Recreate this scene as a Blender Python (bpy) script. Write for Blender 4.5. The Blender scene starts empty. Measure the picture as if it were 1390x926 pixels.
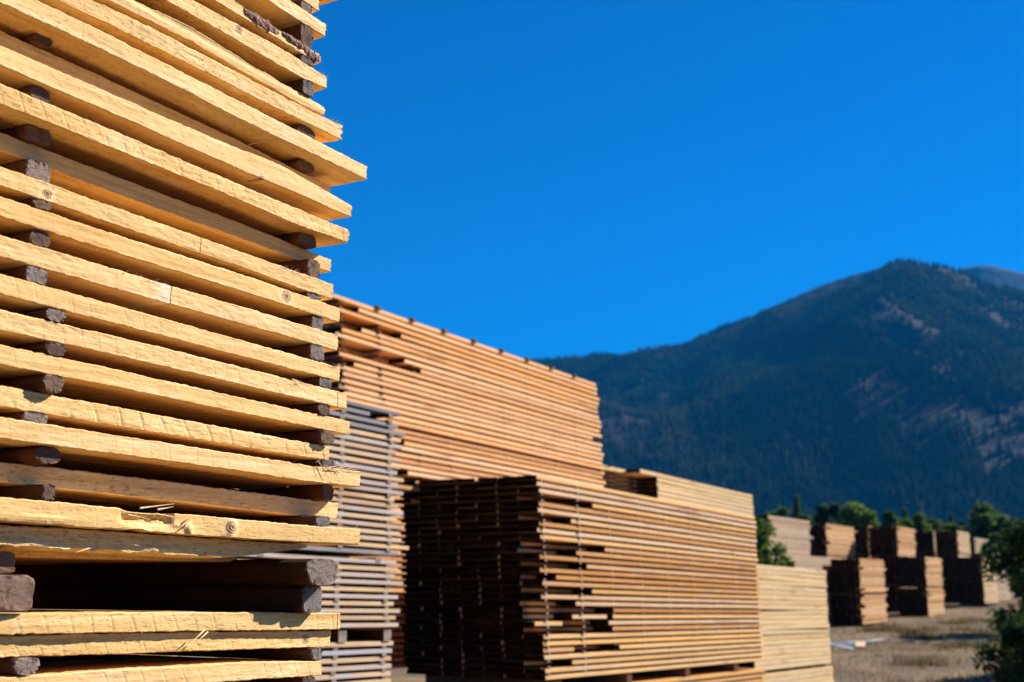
import bpy, math, random
import numpy as np
from mathutils import Vector
random.seed(7); RNG = np.random.default_rng(7)
S = bpy.context.scene
COL = S.collection

# ------------------------------------------------------------------ camera model (photo: 1390 x 926)
F, CX, CY, CAMH, HOR = 1700.0, 695.0, 463.0, 1.65, 795.0
PITCH = math.atan((HOR-CY)/F); cp, sp = math.cos(PITCH), math.sin(PITCH)
DX, DY = 0.5095, 0.8605          # direction the boards run in
NX, NY = 0.8605, -0.5095         # outward normal of the sunlit long sides
YAW = math.atan2(DY, DX)
SLOPE = -0.0194                  # the yard falls away very slightly
def ray(x, y):
    u = (x-CX); v = (CY-y)
    return (u, F*cp - v*sp, F*sp + v*cp)
def onface(x, y, t):             # pixel -> (s, z) on the vertical plane n.P = t
    r = ray(x, y); k = t/(r[0]*NX + r[1]*NY)
    return (k*(r[0]*DX + r[1]*DY), CAMH + k*r[2])
def atdepth(x, y, D):            # pixel -> world point at forward distance D
    r = ray(x, y); k = D/r[1]
    return (k*r[0], D, CAMH + k*r[2])
def W(s, t, z): return (s*DX + t*NX, s*DY + t*NY, z)

# ------------------------------------------------------------------ small helpers
def setp(o, label=None, cat=None, group=None, kind=None):
    if label: o['label'] = label
    if cat: o['category'] = cat
    if group: o['group'] = group
    if kind: o['kind'] = kind
    return o
def mesh(name, V, Fc, mats, midx=None, smooth=False):
    me = bpy.data.meshes.new(name)
    me.from_pydata([tuple(map(float, v)) for v in V], [], [tuple(int(i) for i in f) for f in Fc])
    for m in (mats if isinstance(mats, (list, tuple)) else [mats]): me.materials.append(m)
    if midx is not None: me.polygons.foreach_set('material_index', np.asarray(midx, dtype=np.int32))
    if smooth: me.polygons.foreach_set('use_smooth', np.ones(len(me.polygons), dtype=bool))
    me.update(); return me
def link(name, me, parent=None, loc=(0,0,0), rz=0.0):
    o = bpy.data.objects.new(name, me); COL.objects.link(o)
    o.location = loc; o.rotation_euler = (0,0,rz)
    if parent: o.parent = parent
    return o
def hsh(a, b, seed):
    n = (a.astype(np.int64)*73856093) ^ (b.astype(np.int64)*19349663) ^ (seed*83492791)
    n = (n ^ (n >> 13)) * 1274126177 & 0x7fffffff
    n = (n ^ (n >> 11)) * 668265263 & 0x7fffffff
    return (n % 100003)/100003.0*2-1
def vn(u, v, seed=0):            # smooth value noise
    u = np.asarray(u, float); v = np.asarray(v, float)
    u, v = np.broadcast_arrays(u, v)
    iu = np.floor(u); iv = np.floor(v); fu = u-iu; fv = v-iv
    fu = fu*fu*(3-2*fu); fv = fv*fv*(3-2*fv)
    a = hsh(iu, iv, seed); b = hsh(iu+1, iv, seed); c = hsh(iu, iv+1, seed); d = hsh(iu+1, iv+1, seed)
    return (a*(1-fu)+b*fu)*(1-fv) + (c*(1-fu)+d*fu)*fv
def fbm(u, v, seed=0, o=4):
    r = 0; a = 1.0
    for k in range(o): r = r + a*vn(u*2**k, v*2**k, seed+k*17); a *= .5
    return r/2

ORD = ['topmost','second','third','fourth','fifth','sixth','seventh','eighth','ninth','tenth','eleventh','twelfth',
 'thirteenth','fourteenth','fifteenth','sixteenth','seventeenth','eighteenth','nineteenth','twentieth','twenty-first','twenty-second',
 'twenty-third','twenty-fourth','twenty-fifth','twenty-sixth','twenty-seventh','twenty-eighth','twenty-ninth','thirtieth',
 'thirty-first','thirty-second','thirty-third','thirty-fourth','thirty-fifth','thirty-sixth','thirty-seventh','thirty-eighth','thirty-ninth','fortieth']

# ------------------------------------------------------------------ node helpers
class NT:
    def __init__(s, nt): s.nt = nt
    def n(s, t, ins=None, **pr):
        nd = s.nt.nodes.new(t)
        for k, v in pr.items(): setattr(nd, k, v)
        for k, v in (ins or {}).items():
            if isinstance(v, bpy.types.NodeSocket): s.nt.links.new(v, nd.inputs[k])
            else: nd.inputs[k].default_value = v
        return nd
    def m(s, op, a, b=0.0, c=0.0, clamp=False):
        return s.n('ShaderNodeMath', {0:a, 1:b, 2:c}, operation=op, use_clamp=clamp).outputs[0]
    def vm(s, op, a, b=(0,0,0)):
        nd = s.n('ShaderNodeVectorMath', {0:a, 1:b}, operation=op)
        return nd.outputs[1] if op in ('LENGTH','DISTANCE','DOT_PRODUCT') else nd.outputs[0]
    def mix(s, f, a, b, bt='MIX'):
        nd = s.n('ShaderNodeMix', data_type='RGBA', blend_type=bt)
        for i, v in ((0, f), (6, a), (7, b)):
            if isinstance(v, bpy.types.NodeSocket): s.nt.links.new(v, nd.inputs[i])
            else: nd.inputs[i].default_value = v if i == 0 else (tuple(v)+(1,))[:4]
        return nd.outputs[2]
    def noise(s, vec, sc, det=3, rough=.55, dist=0.0):
        return s.n('ShaderNodeTexNoise', {'Vector':vec, 'Scale':sc, 'Detail':det, 'Roughness':rough, 'Distortion':dist}).outputs['Fac']
    def ss(s, x, a, b, lo=0., hi=1.):
        return s.n('ShaderNodeMapRange', {0:x, 1:a, 2:b, 3:lo, 4:hi}, interpolation_type='SMOOTHSTEP').outputs[0]
    def scale(s, v, sc): return s.vm('MULTIPLY', v, sc)
    def ramp(s, f, stops):
        nd = s.n('ShaderNodeValToRGB', {0:f}); e = nd.color_ramp.elements
        while len(e) < len(stops): e.new(.5)
        for q, (p, c) in zip(e, stops): q.position = p; q.color = tuple(c)+(1,)
        return nd.outputs[0]
def newmat(name):
    m = bpy.data.materials.new(name); m.use_nodes = True
    nt = m.node_tree; nt.nodes.clear(); q = NT(nt)
    b = q.n('ShaderNodeBsdfPrincipled'); o = q.n('ShaderNodeOutputMaterial'); nt.links.new(b.outputs[0], o.inputs[0])
    return m, q, b
def put(q, b, **k):
    for n, v in k.items():
        n = {'col':'Base Color','rough':'Roughness','nrm':'Normal','spec':'Specular IOR Level','sss':'Subsurface Weight'}[n]
        if isinstance(v, bpy.types.NodeSocket): q.nt.links.new(v, b.inputs[n])
        else: b.inputs[n].default_value = tuple(v)+(1,) if isinstance(v, tuple) else v
def bump(q, h, dist, st=1.0, nrm=None):
    ins = {'Height':h, 'Distance':dist, 'Strength':st}
    if nrm: ins['Normal'] = nrm
    return q.n('ShaderNodeBump', ins).outputs[0]

# ------------------------------------------------------------------ materials
def fresh_pine():
    m, q, b = newmat('fresh_sawn_pine')
    tc = q.n('ShaderNodeTexCoord').outputs['Object']
    rnd = q.n('ShaderNodeObjectInfo').outputs['Random']
    isl = q.n('ShaderNodeNewGeometry').outputs['Random Per Island']
    r = q.m('FRACT', q.m('ADD', rnd, isl))
    off = q.n('ShaderNodeCombineXYZ', {0:q.m('MULTIPLY', r, 37.), 1:q.m('MULTIPLY', r, 11.), 2:q.m('MULTIPLY', r, 23.)}).outputs[0]
    P = q.vm('ADD', tc, off)
    # a knot placed by hand on some boards bends the grain around it
    kp = q.n('ShaderNodeAttribute', attribute_type='OBJECT', attribute_name='knot').outputs['Vector']
    kr = q.n('ShaderNodeAttribute', attribute_type='OBJECT', attribute_name='knot_size').outputs['Fac']
    dv = q.vm('SUBTRACT', tc, kp)
    dist = q.vm('LENGTH', q.scale(dv, (1., .25, 1.15)))
    kd = q.m('DIVIDE', dist, q.m('MAXIMUM', kr, 1e-4))
    kd = q.m('ADD', kd, q.m('MULTIPLY', q.m('SUBTRACT', q.noise(P, 90., 2), .5), .5))
    near = q.ss(kd, 3.2, .9)
    warp = q.n('ShaderNodeCombineXYZ', {0:0., 1:0., 2:q.m('MULTIPLY', near, .02)}).outputs[0]
    P2 = q.vm('ADD', P, warp)
    g1 = q.noise(q.scale(P2, (2.5, 30., 95.)), 1., 4, .6, .3)
    g2 = q.noise(q.scale(P2, (22., 200., 330.)), 1., 4, .68)
    bl = q.noise(q.scale(P, (5., 8., 12.)), 1., 3, .55)
    col = q.ramp(g1, [(.28, (.62,.34,.10)), (.46, (.77,.49,.175)), (.66, (.85,.62,.28))])
    tint = q.ramp(q.m('FRACT', q.m('MULTIPLY', r, 5.77)), [(0, (1.03,1.03,1.12)), (.3, (.93,.88,.78)), (.55, (1.,1.,1.)), (.8, (.98,.90,.74)), (1, (1.04,1.06,1.22))])
    col = q.mix(1., col, tint, 'MULTIPLY')
    col = q.mix(q.ss(bl, .58, .78, 0, .5), col, (.70,.42,.17))
    col = q.mix(q.ss(bl, .42, .22, 0, .45), col, (.83,.68,.46))
    col = q.mix(q.ss(g2, .54, .72, 0, .7), col, (.47,.24,.075))
    col = q.mix(q.ss(g2, .44, .28, 0, .5), col, (.88,.70,.42))
    # saw marks: slanted lines at each board's own spacing
    sx = q.n('ShaderNodeSeparateXYZ', {0:tc}).outputs
    wob = q.m('MULTIPLY', q.m('SUBTRACT', q.noise(q.scale(P, (5.,5.,7.)), 1., 1), .5), .05)
    arc = q.m('MULTIPLY', q.m('MULTIPLY', sx[2], sx[2]), 3.)
    sawk = q.n('ShaderNodeAttribute', attribute_type='OBJECT', attribute_name='saw').outputs['Fac']
    xx = q.m('ADD', q.m('ADD', sx[0], q.m('MULTIPLY', sx[2], q.m('ADD', q.m('MULTIPLY', r, .25), .28))), q.m('ADD', wob, arc))
    sps = q.m('ADD', .034, q.m('MULTIPLY', sawk, .026))
    ph = q.m('FRACT', q.m('DIVIDE', xx, sps))
    line = q.m('MULTIPLY', q.ss(ph, .0, .05), q.ss(ph, .22, .06))
    fine = q.m('SINE', q.m('MULTIPLY', xx, 1250.))
    mask = q.m('MULTIPLY', sawk, q.ss(q.noise(q.scale(P, (7., 7., 30.)), 1., 2), .30, .60))
    saw = q.m('MULTIPLY', line, mask)
    col = q.mix(q.m('MULTIPLY', saw, .42), col, (.46,.26,.09))
    # torn grain
    pn = q.noise(q.scale(P, (55., 90., 230.)), 1., 3, .6)
    pmask = q.ss(q.m('FRACT', q.m('MULTIPLY', r, 3.7)), .3, .9, .25, 1.)
    pit = q.m('MULTIPLY', q.ss(pn, .58, .68), pmask)
    col = q.mix(q.m('MULTIPLY', pit, .6), col, (.42,.22,.07))
    streak = q.noise(q.scale(P2, (7., 90., 240.)), 1., 3, .6)
    col = q.mix(q.ss(streak, .56, .72, 0, .5), col, (.60,.34,.12))
    dirt = q.m('MULTIPLY', q.ss(q.noise(q.scale(P, (14., 20., 60.)), 1., 5, .7), .66, .76), .35)
    col = q.mix(dirt, col, (.26,.19,.13))
    # knot colours
    ring = q.m('SINE', q.m('MULTIPLY', kd, 17.))
    kc = q.mix(q.ss(ring, -.6, 1.4), (.58,.34,.15), (.38,.18,.065))
    kc = q.mix(q.ss(kd, .38, .2), kc, (.16,.07,.03))
    col = q.mix(q.ss(kd, 2.1, 1.05, 0, .4), col, (.84,.64,.38))
    col = q.mix(q.ss(kd, 1.05, .9), col, kc)
    # a split / scribed line across the face
    cx_ = q.n('ShaderNodeAttribute', attribute_type='OBJECT', attribute_name='crack_x').outputs['Fac']
    cd = q.m('ABSOLUTE', q.m('SUBTRACT', q.m('ADD', sx[0], q.m('MULTIPLY', q.m('SUBTRACT', q.noise(P, 40., 2), .5), .006)), cx_))
    has = q.m('GREATER_THAN', q.m('ABSOLUTE', cx_), .0001)
    crk = q.m('MULTIPLY', q.ss(cd, .0016, .0006), has)
    col = q.mix(crk, col, (.12,.06,.03))
    pale = q.m('MULTIPLY', q.ss(q.m('SUBTRACT', cx_, sx[0]), .0, .004), q.ss(q.m('SUBTRACT', cx_, sx[0]), .06, .015))
    pf = q.n('ShaderNodeAttribute', attribute_type='OBJECT', attribute_name='pale').outputs['Fac']
    col = q.mix(q.m('MULTIPLY', q.m('MULTIPLY', pale, pf), q.ss(g1, .2, .7, .25, .75)), col, (.88,.76,.56))
    hgt = q.m('ADD', q.m('MULTIPLY', g2, .5), q.m('MULTIPLY', g1, .3))
    hgt = q.m('SUBTRACT', hgt, q.m('MULTIPLY', saw, .8))
    hgt = q.m('SUBTRACT', hgt, q.m('MULTIPLY', pit, 1.3))
    hgt = q.m('ADD', hgt, q.m('MULTIPLY', q.m('MULTIPLY', fine, mask), .04))
    hgt = q.m('SUBTRACT', hgt, q.m('MULTIPLY', crk, 2.))
    hgt = q.m('ADD', hgt, q.m('MULTIPLY', q.ss(kd, 1.1, .8), q.m('MULTIPLY', ring, .35)))
    put(q, b, col=col, rough=.72, spec=.22, nrm=bump(q, hgt, .0012, .85))
    return m
def stack_wood(name, stops, grey=0.0, greycol=(.34,.34,.37), endk=1.):
    m, q, b = newmat(name)
    tc = q.n('ShaderNodeTexCoord').outputs['Object']
    rnd = q.n('ShaderNodeObjectInfo').outputs['Random']
    isl = q.n('ShaderNodeNewGeometry').outputs['Random Per Island']
    r = q.m('FRACT', q.m('ADD', q.m('MULTIPLY', rnd, 5.3), isl))
    off = q.n('ShaderNodeCombineXYZ', {0:q.m('MULTIPLY', r, 37.), 1:q.m('MULTIPLY', r, 91.), 2:q.m('MULTIPLY', r, 53.)}).outputs[0]
    P = q.vm('ADD', tc, off)
    col = q.ramp(r, stops)
    g = q.noise(q.scale(P, (1.6, 22., 40.)), 1., 4, .65)
    col = q.mix(q.ss(g, .38, .7, 0, .6), col, q.mix(.5, col, (.32,.13,.045)))
    g3 = q.noise(q.scale(P, (3.5, 8., 14.)), 1., 4, .7)
    col = q.mix(q.ss(g3, .56, .70, 0, max(.55, grey)), col, greycol)
    col = q.mix(q.ss(g3, .44, .30, 0, .5), col, (.72,.46,.22))
    g4 = q.noise(q.scale(P, (1.1, 6., 6.)), 1., 2)
    col = q.mix(q.ss(g4, .60, .72, 0, .5), col, (.33,.16,.07))
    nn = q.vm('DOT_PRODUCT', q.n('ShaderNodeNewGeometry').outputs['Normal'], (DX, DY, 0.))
    col = q.mix(q.ss(q.m('ABSOLUTE', nn), .6, .85, 0, endk), col, q.mix(q.ss(q.noise(P, 9., 3), .45, .72), (.010,.004,.0015), (.055,.021,.008)))  # end grain, painted near-black to deepen the shade on board ends
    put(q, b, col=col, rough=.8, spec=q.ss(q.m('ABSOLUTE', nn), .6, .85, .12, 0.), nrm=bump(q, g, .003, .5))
    return m
def weathered(name, side, end1, end2):
    m, q, b = newmat(name)
    t = q.n('ShaderNodeTexCoord'); tc = t.outputs['Object']
    rnd = q.n('ShaderNodeObjectInfo').outputs['Random']
    off = q.n('ShaderNodeCombineXYZ', {0:q.m('MULTIPLY', rnd, 9.), 1:q.m('MULTIPLY', rnd, 5.), 2:q.m('MULTIPLY', rnd, 3.)}).outputs[0]
    P = q.vm('ADD', tc, off)
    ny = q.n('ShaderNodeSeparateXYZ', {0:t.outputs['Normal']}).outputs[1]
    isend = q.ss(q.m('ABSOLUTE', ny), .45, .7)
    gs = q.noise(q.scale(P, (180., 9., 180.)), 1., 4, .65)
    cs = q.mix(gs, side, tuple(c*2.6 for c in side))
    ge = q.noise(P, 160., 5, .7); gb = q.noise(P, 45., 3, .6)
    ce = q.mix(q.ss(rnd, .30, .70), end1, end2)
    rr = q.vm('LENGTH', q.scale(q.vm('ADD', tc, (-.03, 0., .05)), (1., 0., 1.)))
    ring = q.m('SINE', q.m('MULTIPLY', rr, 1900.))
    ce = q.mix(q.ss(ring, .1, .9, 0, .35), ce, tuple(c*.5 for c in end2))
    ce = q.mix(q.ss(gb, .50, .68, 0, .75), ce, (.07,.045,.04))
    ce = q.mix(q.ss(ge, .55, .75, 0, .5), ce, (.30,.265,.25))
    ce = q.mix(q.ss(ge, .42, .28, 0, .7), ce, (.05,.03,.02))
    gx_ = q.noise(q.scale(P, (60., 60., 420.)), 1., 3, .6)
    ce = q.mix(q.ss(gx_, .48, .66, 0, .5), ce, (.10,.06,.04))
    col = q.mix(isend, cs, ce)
    h = q.m('ADD', q.m('MULTIPLY', ge, 1.), q.m('MULTIPLY', gs, .6))
    put(q, b, col=col, rough=.9, spec=.04, nrm=bump(q, h, .0009, .8))
    return m
def forestmat():
    m, q, b = newmat('forest_conifers')
    tc = q.n('ShaderNodeTexCoord').outputs['Object']
    n = q.noise(q.scale(tc, (1., .6, .6)), .007, 5, .7); isl = q.n('ShaderNodeNewGeometry').outputs['Random Per Island']
    col = q.ramp(n, [(.36, (.002,.008,.008)), (.48, (.007,.017,.010)), (.56, (.020,.030,.012)), (.66, (.042,.042,.022))])
    col = q.mix(q.m('MULTIPLY', isl, .6), col, (.001,.004,.004))
    put(q, b, col=col, rough=1., spec=.0)
    return m
def flat(name, c1, c2, sc, rough=.9, b1=.0, dist=.05, det=4):
    m, q, b = newmat(name)
    tc = q.n('ShaderNodeTexCoord').outputs['Object']
    rnd = q.n('ShaderNodeObjectInfo').outputs['Random']
    n = q.noise(q.vm('ADD', tc, q.n('ShaderNodeCombineXYZ', {0:q.m('MULTIPLY', rnd, 50.)}).outputs[0]), sc, det, .6)
    put(q, b, col=q.mix(q.ss(n, .33, .67), c1, c2), rough=rough, spec=.05)
    if b1: put(q, b, nrm=bump(q, n, dist, b1))
    return m
def leafmat(name, c1, c2, c3):
    m, q, b = newmat(name)
    isl = q.n('ShaderNodeNewGeometry').outputs['Random Per Island']
    tc = q.n('ShaderNodeTexCoord').outputs['Object']
    n = q.noise(tc, .7, 2)
    col = q.ramp(q.m('ADD', q.m('MULTIPLY', isl, .65), q.m('MULTIPLY', n, .35)), [(.15, c1), (.5, c2), (.85, c3)])
    tr = q.n('ShaderNodeBsdfTranslucent', {'Color':col})
    put(q, b, col=col, rough=.85, spec=.08)
    mx = q.n('ShaderNodeMixShader', {0:.35}); q.nt.links.new(b.outputs[0], mx.inputs[1]); q.nt.links.new(tr.outputs[0], mx.inputs[2])
    out = [x for x in q.nt.nodes if x.type == 'OUTPUT_MATERIAL'][0]; q.nt.links.new(mx.outputs[0], out.inputs[0])
    return m

PINE = fresh_pine()
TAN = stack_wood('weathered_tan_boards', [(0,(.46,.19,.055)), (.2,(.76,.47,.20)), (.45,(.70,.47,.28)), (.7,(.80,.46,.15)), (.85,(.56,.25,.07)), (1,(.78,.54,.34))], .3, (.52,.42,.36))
ORANGE = stack_wood('orange_tan_boards', [(0,(.54,.23,.08)), (.25,(.80,.47,.21)), (.5,(.84,.57,.33)), (.75,(.80,.40,.12)), (1,(.72,.45,.26))], .45, (.74,.54,.40))
GREY = stack_wood('silver_grey_boards', [(0,(.58,.36,.18)), (.3,(.46,.43,.42)), (.5,(.70,.47,.24)), (.75,(.62,.46,.30)), (1,(.42,.42,.46))], .75, (.42,.45,.52))
DGREY = stack_wood('dark_silver_boards', [(0,(.13,.13,.15)), (.5,(.22,.23,.26)), (1,(.28,.28,.31))], .95, (.20,.22,.26))
YEL = stack_wood('pale_yellow_boards', [(0,(.60,.40,.18)), (.4,(.68,.48,.24)), (.8,(.66,.49,.28)), (1,(.60,.45,.27))], .3, (.62,.50,.34))
PALE = stack_wood('pale_greyed_boards', [(0,(.40,.27,.17)), (.4,(.54,.42,.31)), (.7,(.60,.44,.27)), (1,(.50,.40,.33))], .5, (.50,.44,.38))
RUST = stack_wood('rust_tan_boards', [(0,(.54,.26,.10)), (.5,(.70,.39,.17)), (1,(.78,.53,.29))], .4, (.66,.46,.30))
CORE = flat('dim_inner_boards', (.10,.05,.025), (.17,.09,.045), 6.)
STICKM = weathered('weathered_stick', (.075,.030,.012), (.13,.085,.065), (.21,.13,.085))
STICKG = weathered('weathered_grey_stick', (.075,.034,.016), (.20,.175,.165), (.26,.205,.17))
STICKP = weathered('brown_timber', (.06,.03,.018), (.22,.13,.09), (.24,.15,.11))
STICKL = flat('pale_stick_wood', (.20,.14,.10), (.32,.27,.24), 30.)
STICKB = weathered('shade_sided_timber', (.030,.014,.007), (.20,.175,.165), (.26,.205,.17))  # grey ends; sides near-black to deepen the shade inside the gap
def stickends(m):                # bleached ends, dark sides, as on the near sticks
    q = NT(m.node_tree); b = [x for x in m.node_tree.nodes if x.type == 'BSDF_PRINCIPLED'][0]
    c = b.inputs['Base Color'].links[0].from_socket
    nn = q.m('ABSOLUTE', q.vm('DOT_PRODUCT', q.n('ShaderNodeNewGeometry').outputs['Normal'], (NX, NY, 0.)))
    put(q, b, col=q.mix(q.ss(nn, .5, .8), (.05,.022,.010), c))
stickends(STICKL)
def barkmat():
    m, q, b = newmat('flaky_bark')
    tc = q.n('ShaderNodeTexCoord').outputs['Object']
    v = q.n('ShaderNodeTexVoronoi', {'Vector':q.scale(tc, (1.,1.6,1.6)), 'Scale':150.}, feature='DISTANCE_TO_EDGE').outputs[0]
    n = q.noise(tc, 120., 4, .7)
    col = q.mix(q.ss(n, .3, .7), (.16,.065,.04), (.55,.32,.24))
    col = q.mix(q.ss(v, .10, .0), col, (.02,.01,.006))
    put(q, b, col=col, rough=.85, spec=.15, nrm=bump(q, q.m('ADD', n, v), .004, 1.))
    return m
BARK = barkmat()
SPL = flat('pale_splinters', (.74,.54,.28), (.84,.66,.40), 60.)

# ------------------------------------------------------------------ near stack boards, measured along their two visible edges
TF = -1.85
# (recess m, end x, [(x, y) top edge], [(x, y) bottom edge], label, props)
B = [
 (0, 433, [(330,-82),(394,-42),(433,-8)], [(330,-50),(394,-12),(433,15)], 'pale board end cut off by the top of the photo, highest in the near stack'),
 (0, 442, [(330,-44),(394,0),(442,33)], [(320,-28),(363,0),(442,50)], 'thick board under the cut-off top board, its square end level with a grey stick'),
 (.0, 432, [(260,-40),(320,1),(405,59),(432,73)], [(260,-21),(300,5),(407,71),(432,87)], 'board with flaky brown bark along its upper edge'),
 (0, 443.5, [(229,-20),(300,20),(389,69),(443.5,104)], [(229,2),(300,42),(407,105),(443.5,120)], 'board with an orange knot, just below the bark edged board'),
 (.004, 440.6, [(160,-12),(260,36),(330,79),(385,112),(418,131),(440.6,144)], [(160,7),(260,57),(330,97),(385,128),(410,144),(440.6,157)], 'board with a wavy peeled edge and ragged split end near the stack top'),
 (0, 462.8, [(100,-13),(200,34),(330,102),(433.7,157),(462.8,170)], [(100,11),(200,58),(330,124),(401,160),(462.8,189.5)], 'board with bristly fibres on its upper right corner'),
 (-.012, 497.4, [(0,-24),(100,23),(200,73),(330,140),(447,200),(497.4,226)], [(0,3),(100,49),(200,97),(330,164),(401,198),(497.4,244)], 'longest board of the upper stack, jutting far right against blue sky'),
 (.045, 447.3, [(0,40),(160,113),(330,194),(447,253)], [(0,66),(160,135),(330,213),(447,271)], 'shaded brown board hidden in the shadow of the longest jutting board'),
 (0, 477.5, [(0,61),(200,148.5),(330,204),(378,221),(447,261),(477.5,279)], [(0,89),(200,174),(330,232),(403,262),(465,290),(477.5,294)], 'board with a smooth swirled knot and a grey stained lower right corner'),
 (0, 472, [(0,113.5),(200,196),(330,252),(380,273),(472,312)], [(0,141),(200,220),(330,273),(412,309),(472,329)], 'board with diagonal saw cuts and a ragged fibrous end against the sky'),
 (.048, 450, [(0,179),(160,240),(330,303),(429,344),(450,352)], [(0,204),(160,264),(330,325),(410,355),(450,369)], 'board lying in grey shade except for its short sunlit end'),
 (0, 452.5, [(0,225),(160,282),(330,342),(436,380),(452.5,386)], [(0,251),(160,306),(330,363),(408,392),(452.5,406)], 'board with a small round hollow knot near the left edge'),
 (0, 461.7, [(0,266),(160,319),(330,373),(436,409.5),(461.7,418)], [(0,293.5),(160,344),(330,395.5),(438,430),(461.7,437.5)], 'board with a large ringed knot close to its right end'),
 (0, 458.5, [(0,318.6),(160,366),(330,416.6),(458.5,455)], [(0,348),(160,393),(330,440),(458.5,476)], 'board with a dark vertical crack beside a bright white patch'),
 (0, 462, [(0,372),(160,415),(330,462),(421,487.4),(462,499)], [(0,399.7),(160,440),(330,484.5),(462,518)], 'plain rough board just below the cracked white patched board'),
 (0, 470, [(0,420),(160,457),(330,499),(470,534)], [(0,447.6),(160,483),(330,523),(446,550),(470,555.5)], 'board with a thin vertical scribed line near its square right end'),
 (0, 475.8, [(0,467.8),(160,501.5),(330,540),(475.8,572)], [(0,495),(160,526),(330,561),(451,585),(475.8,590)], 'rough pitted board with fibres hanging from its lower right end'),
 (.004, 446.6, [(0,523.5),(160,553),(330,585),(446.6,606.5)], [(0,552),(160,579),(330,607),(423,622),(446.6,625)], 'short board crossed by evenly spaced diagonal saw cuts'),
 (-.006, 489.4, [(0,565.7),(160,591),(330,617.5),(427,633),(489.4,640.5)], [(0,594.7),(160,617),(330,640),(412,653),(489.4,661)], 'long board with straw-like splinters piled on its right end'),
 (.05, 457.9, [(0,627),(160,645),(330,667),(457.9,683)], [(0,654),(160,672),(330,691.5),(395,699),(457.9,704)], 'orange toned shaded board under the board topped with splinters'),
 (0, 488.3, [(0,675),(100,683),(160,690),(330,705),(410,713),(488.3,718)], [(0,709),(160,719),(330,731),(410,736),(488.3,739)], 'board with a torn hollow and a pale protruding knot, above the dark gap'),
 (.028, 416, [(0,712.5),(160,722),(330,734),(400,738),(416,739)], [(0,741.7),(160,751),(297,758),(360,751.5),(416,744)], 'warped board with ragged lower edge, lowest above the wide dark gap'),
 (0, 462, [(0,833.7),(160,831.5),(330,831.5),(462,832.5)], [(0,862),(160,858.5),(330,856),(462,854.5)], 'upper of the two touching boards directly below the wide dark gap'),
 (.012, 449, [(0,863.5),(160,860),(330,857.5),(449,856.3)], [(0,892.5),(160,888),(330,881.5),(449,878)], 'lower of the two touching boards directly below the wide dark gap'),
 (0, 437, [(0,920),(160,909),(330,899),(437,897.7)], [(0,951),(160,938),(330,923.5),(437,917)], 'lowest board of the near stack, at the bottom edge of the photo'),
]
LEN = 4.88
class Lay: pass
LAYS = []
def smoothed(ss, pts, t):
    q = sorted(onface(x, y, t) for x, y in pts)
    xs = np.array([a for a, _ in q]); zs = np.array([c for _, c in q])
    def f(s):
        z = np.interp(s, xs, zs)
        z = np.where(s < xs[0], zs[0] + (s-xs[0])*SLOPE, z)
        return np.where(s > xs[-1], zs[-1] + (s-xs[-1])*(zs[-1]-zs[-2])/(xs[-1]-xs[-2]), z)
    return sum(f(ss+d) for d in np.linspace(-.05, .05, 9))/9
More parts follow.
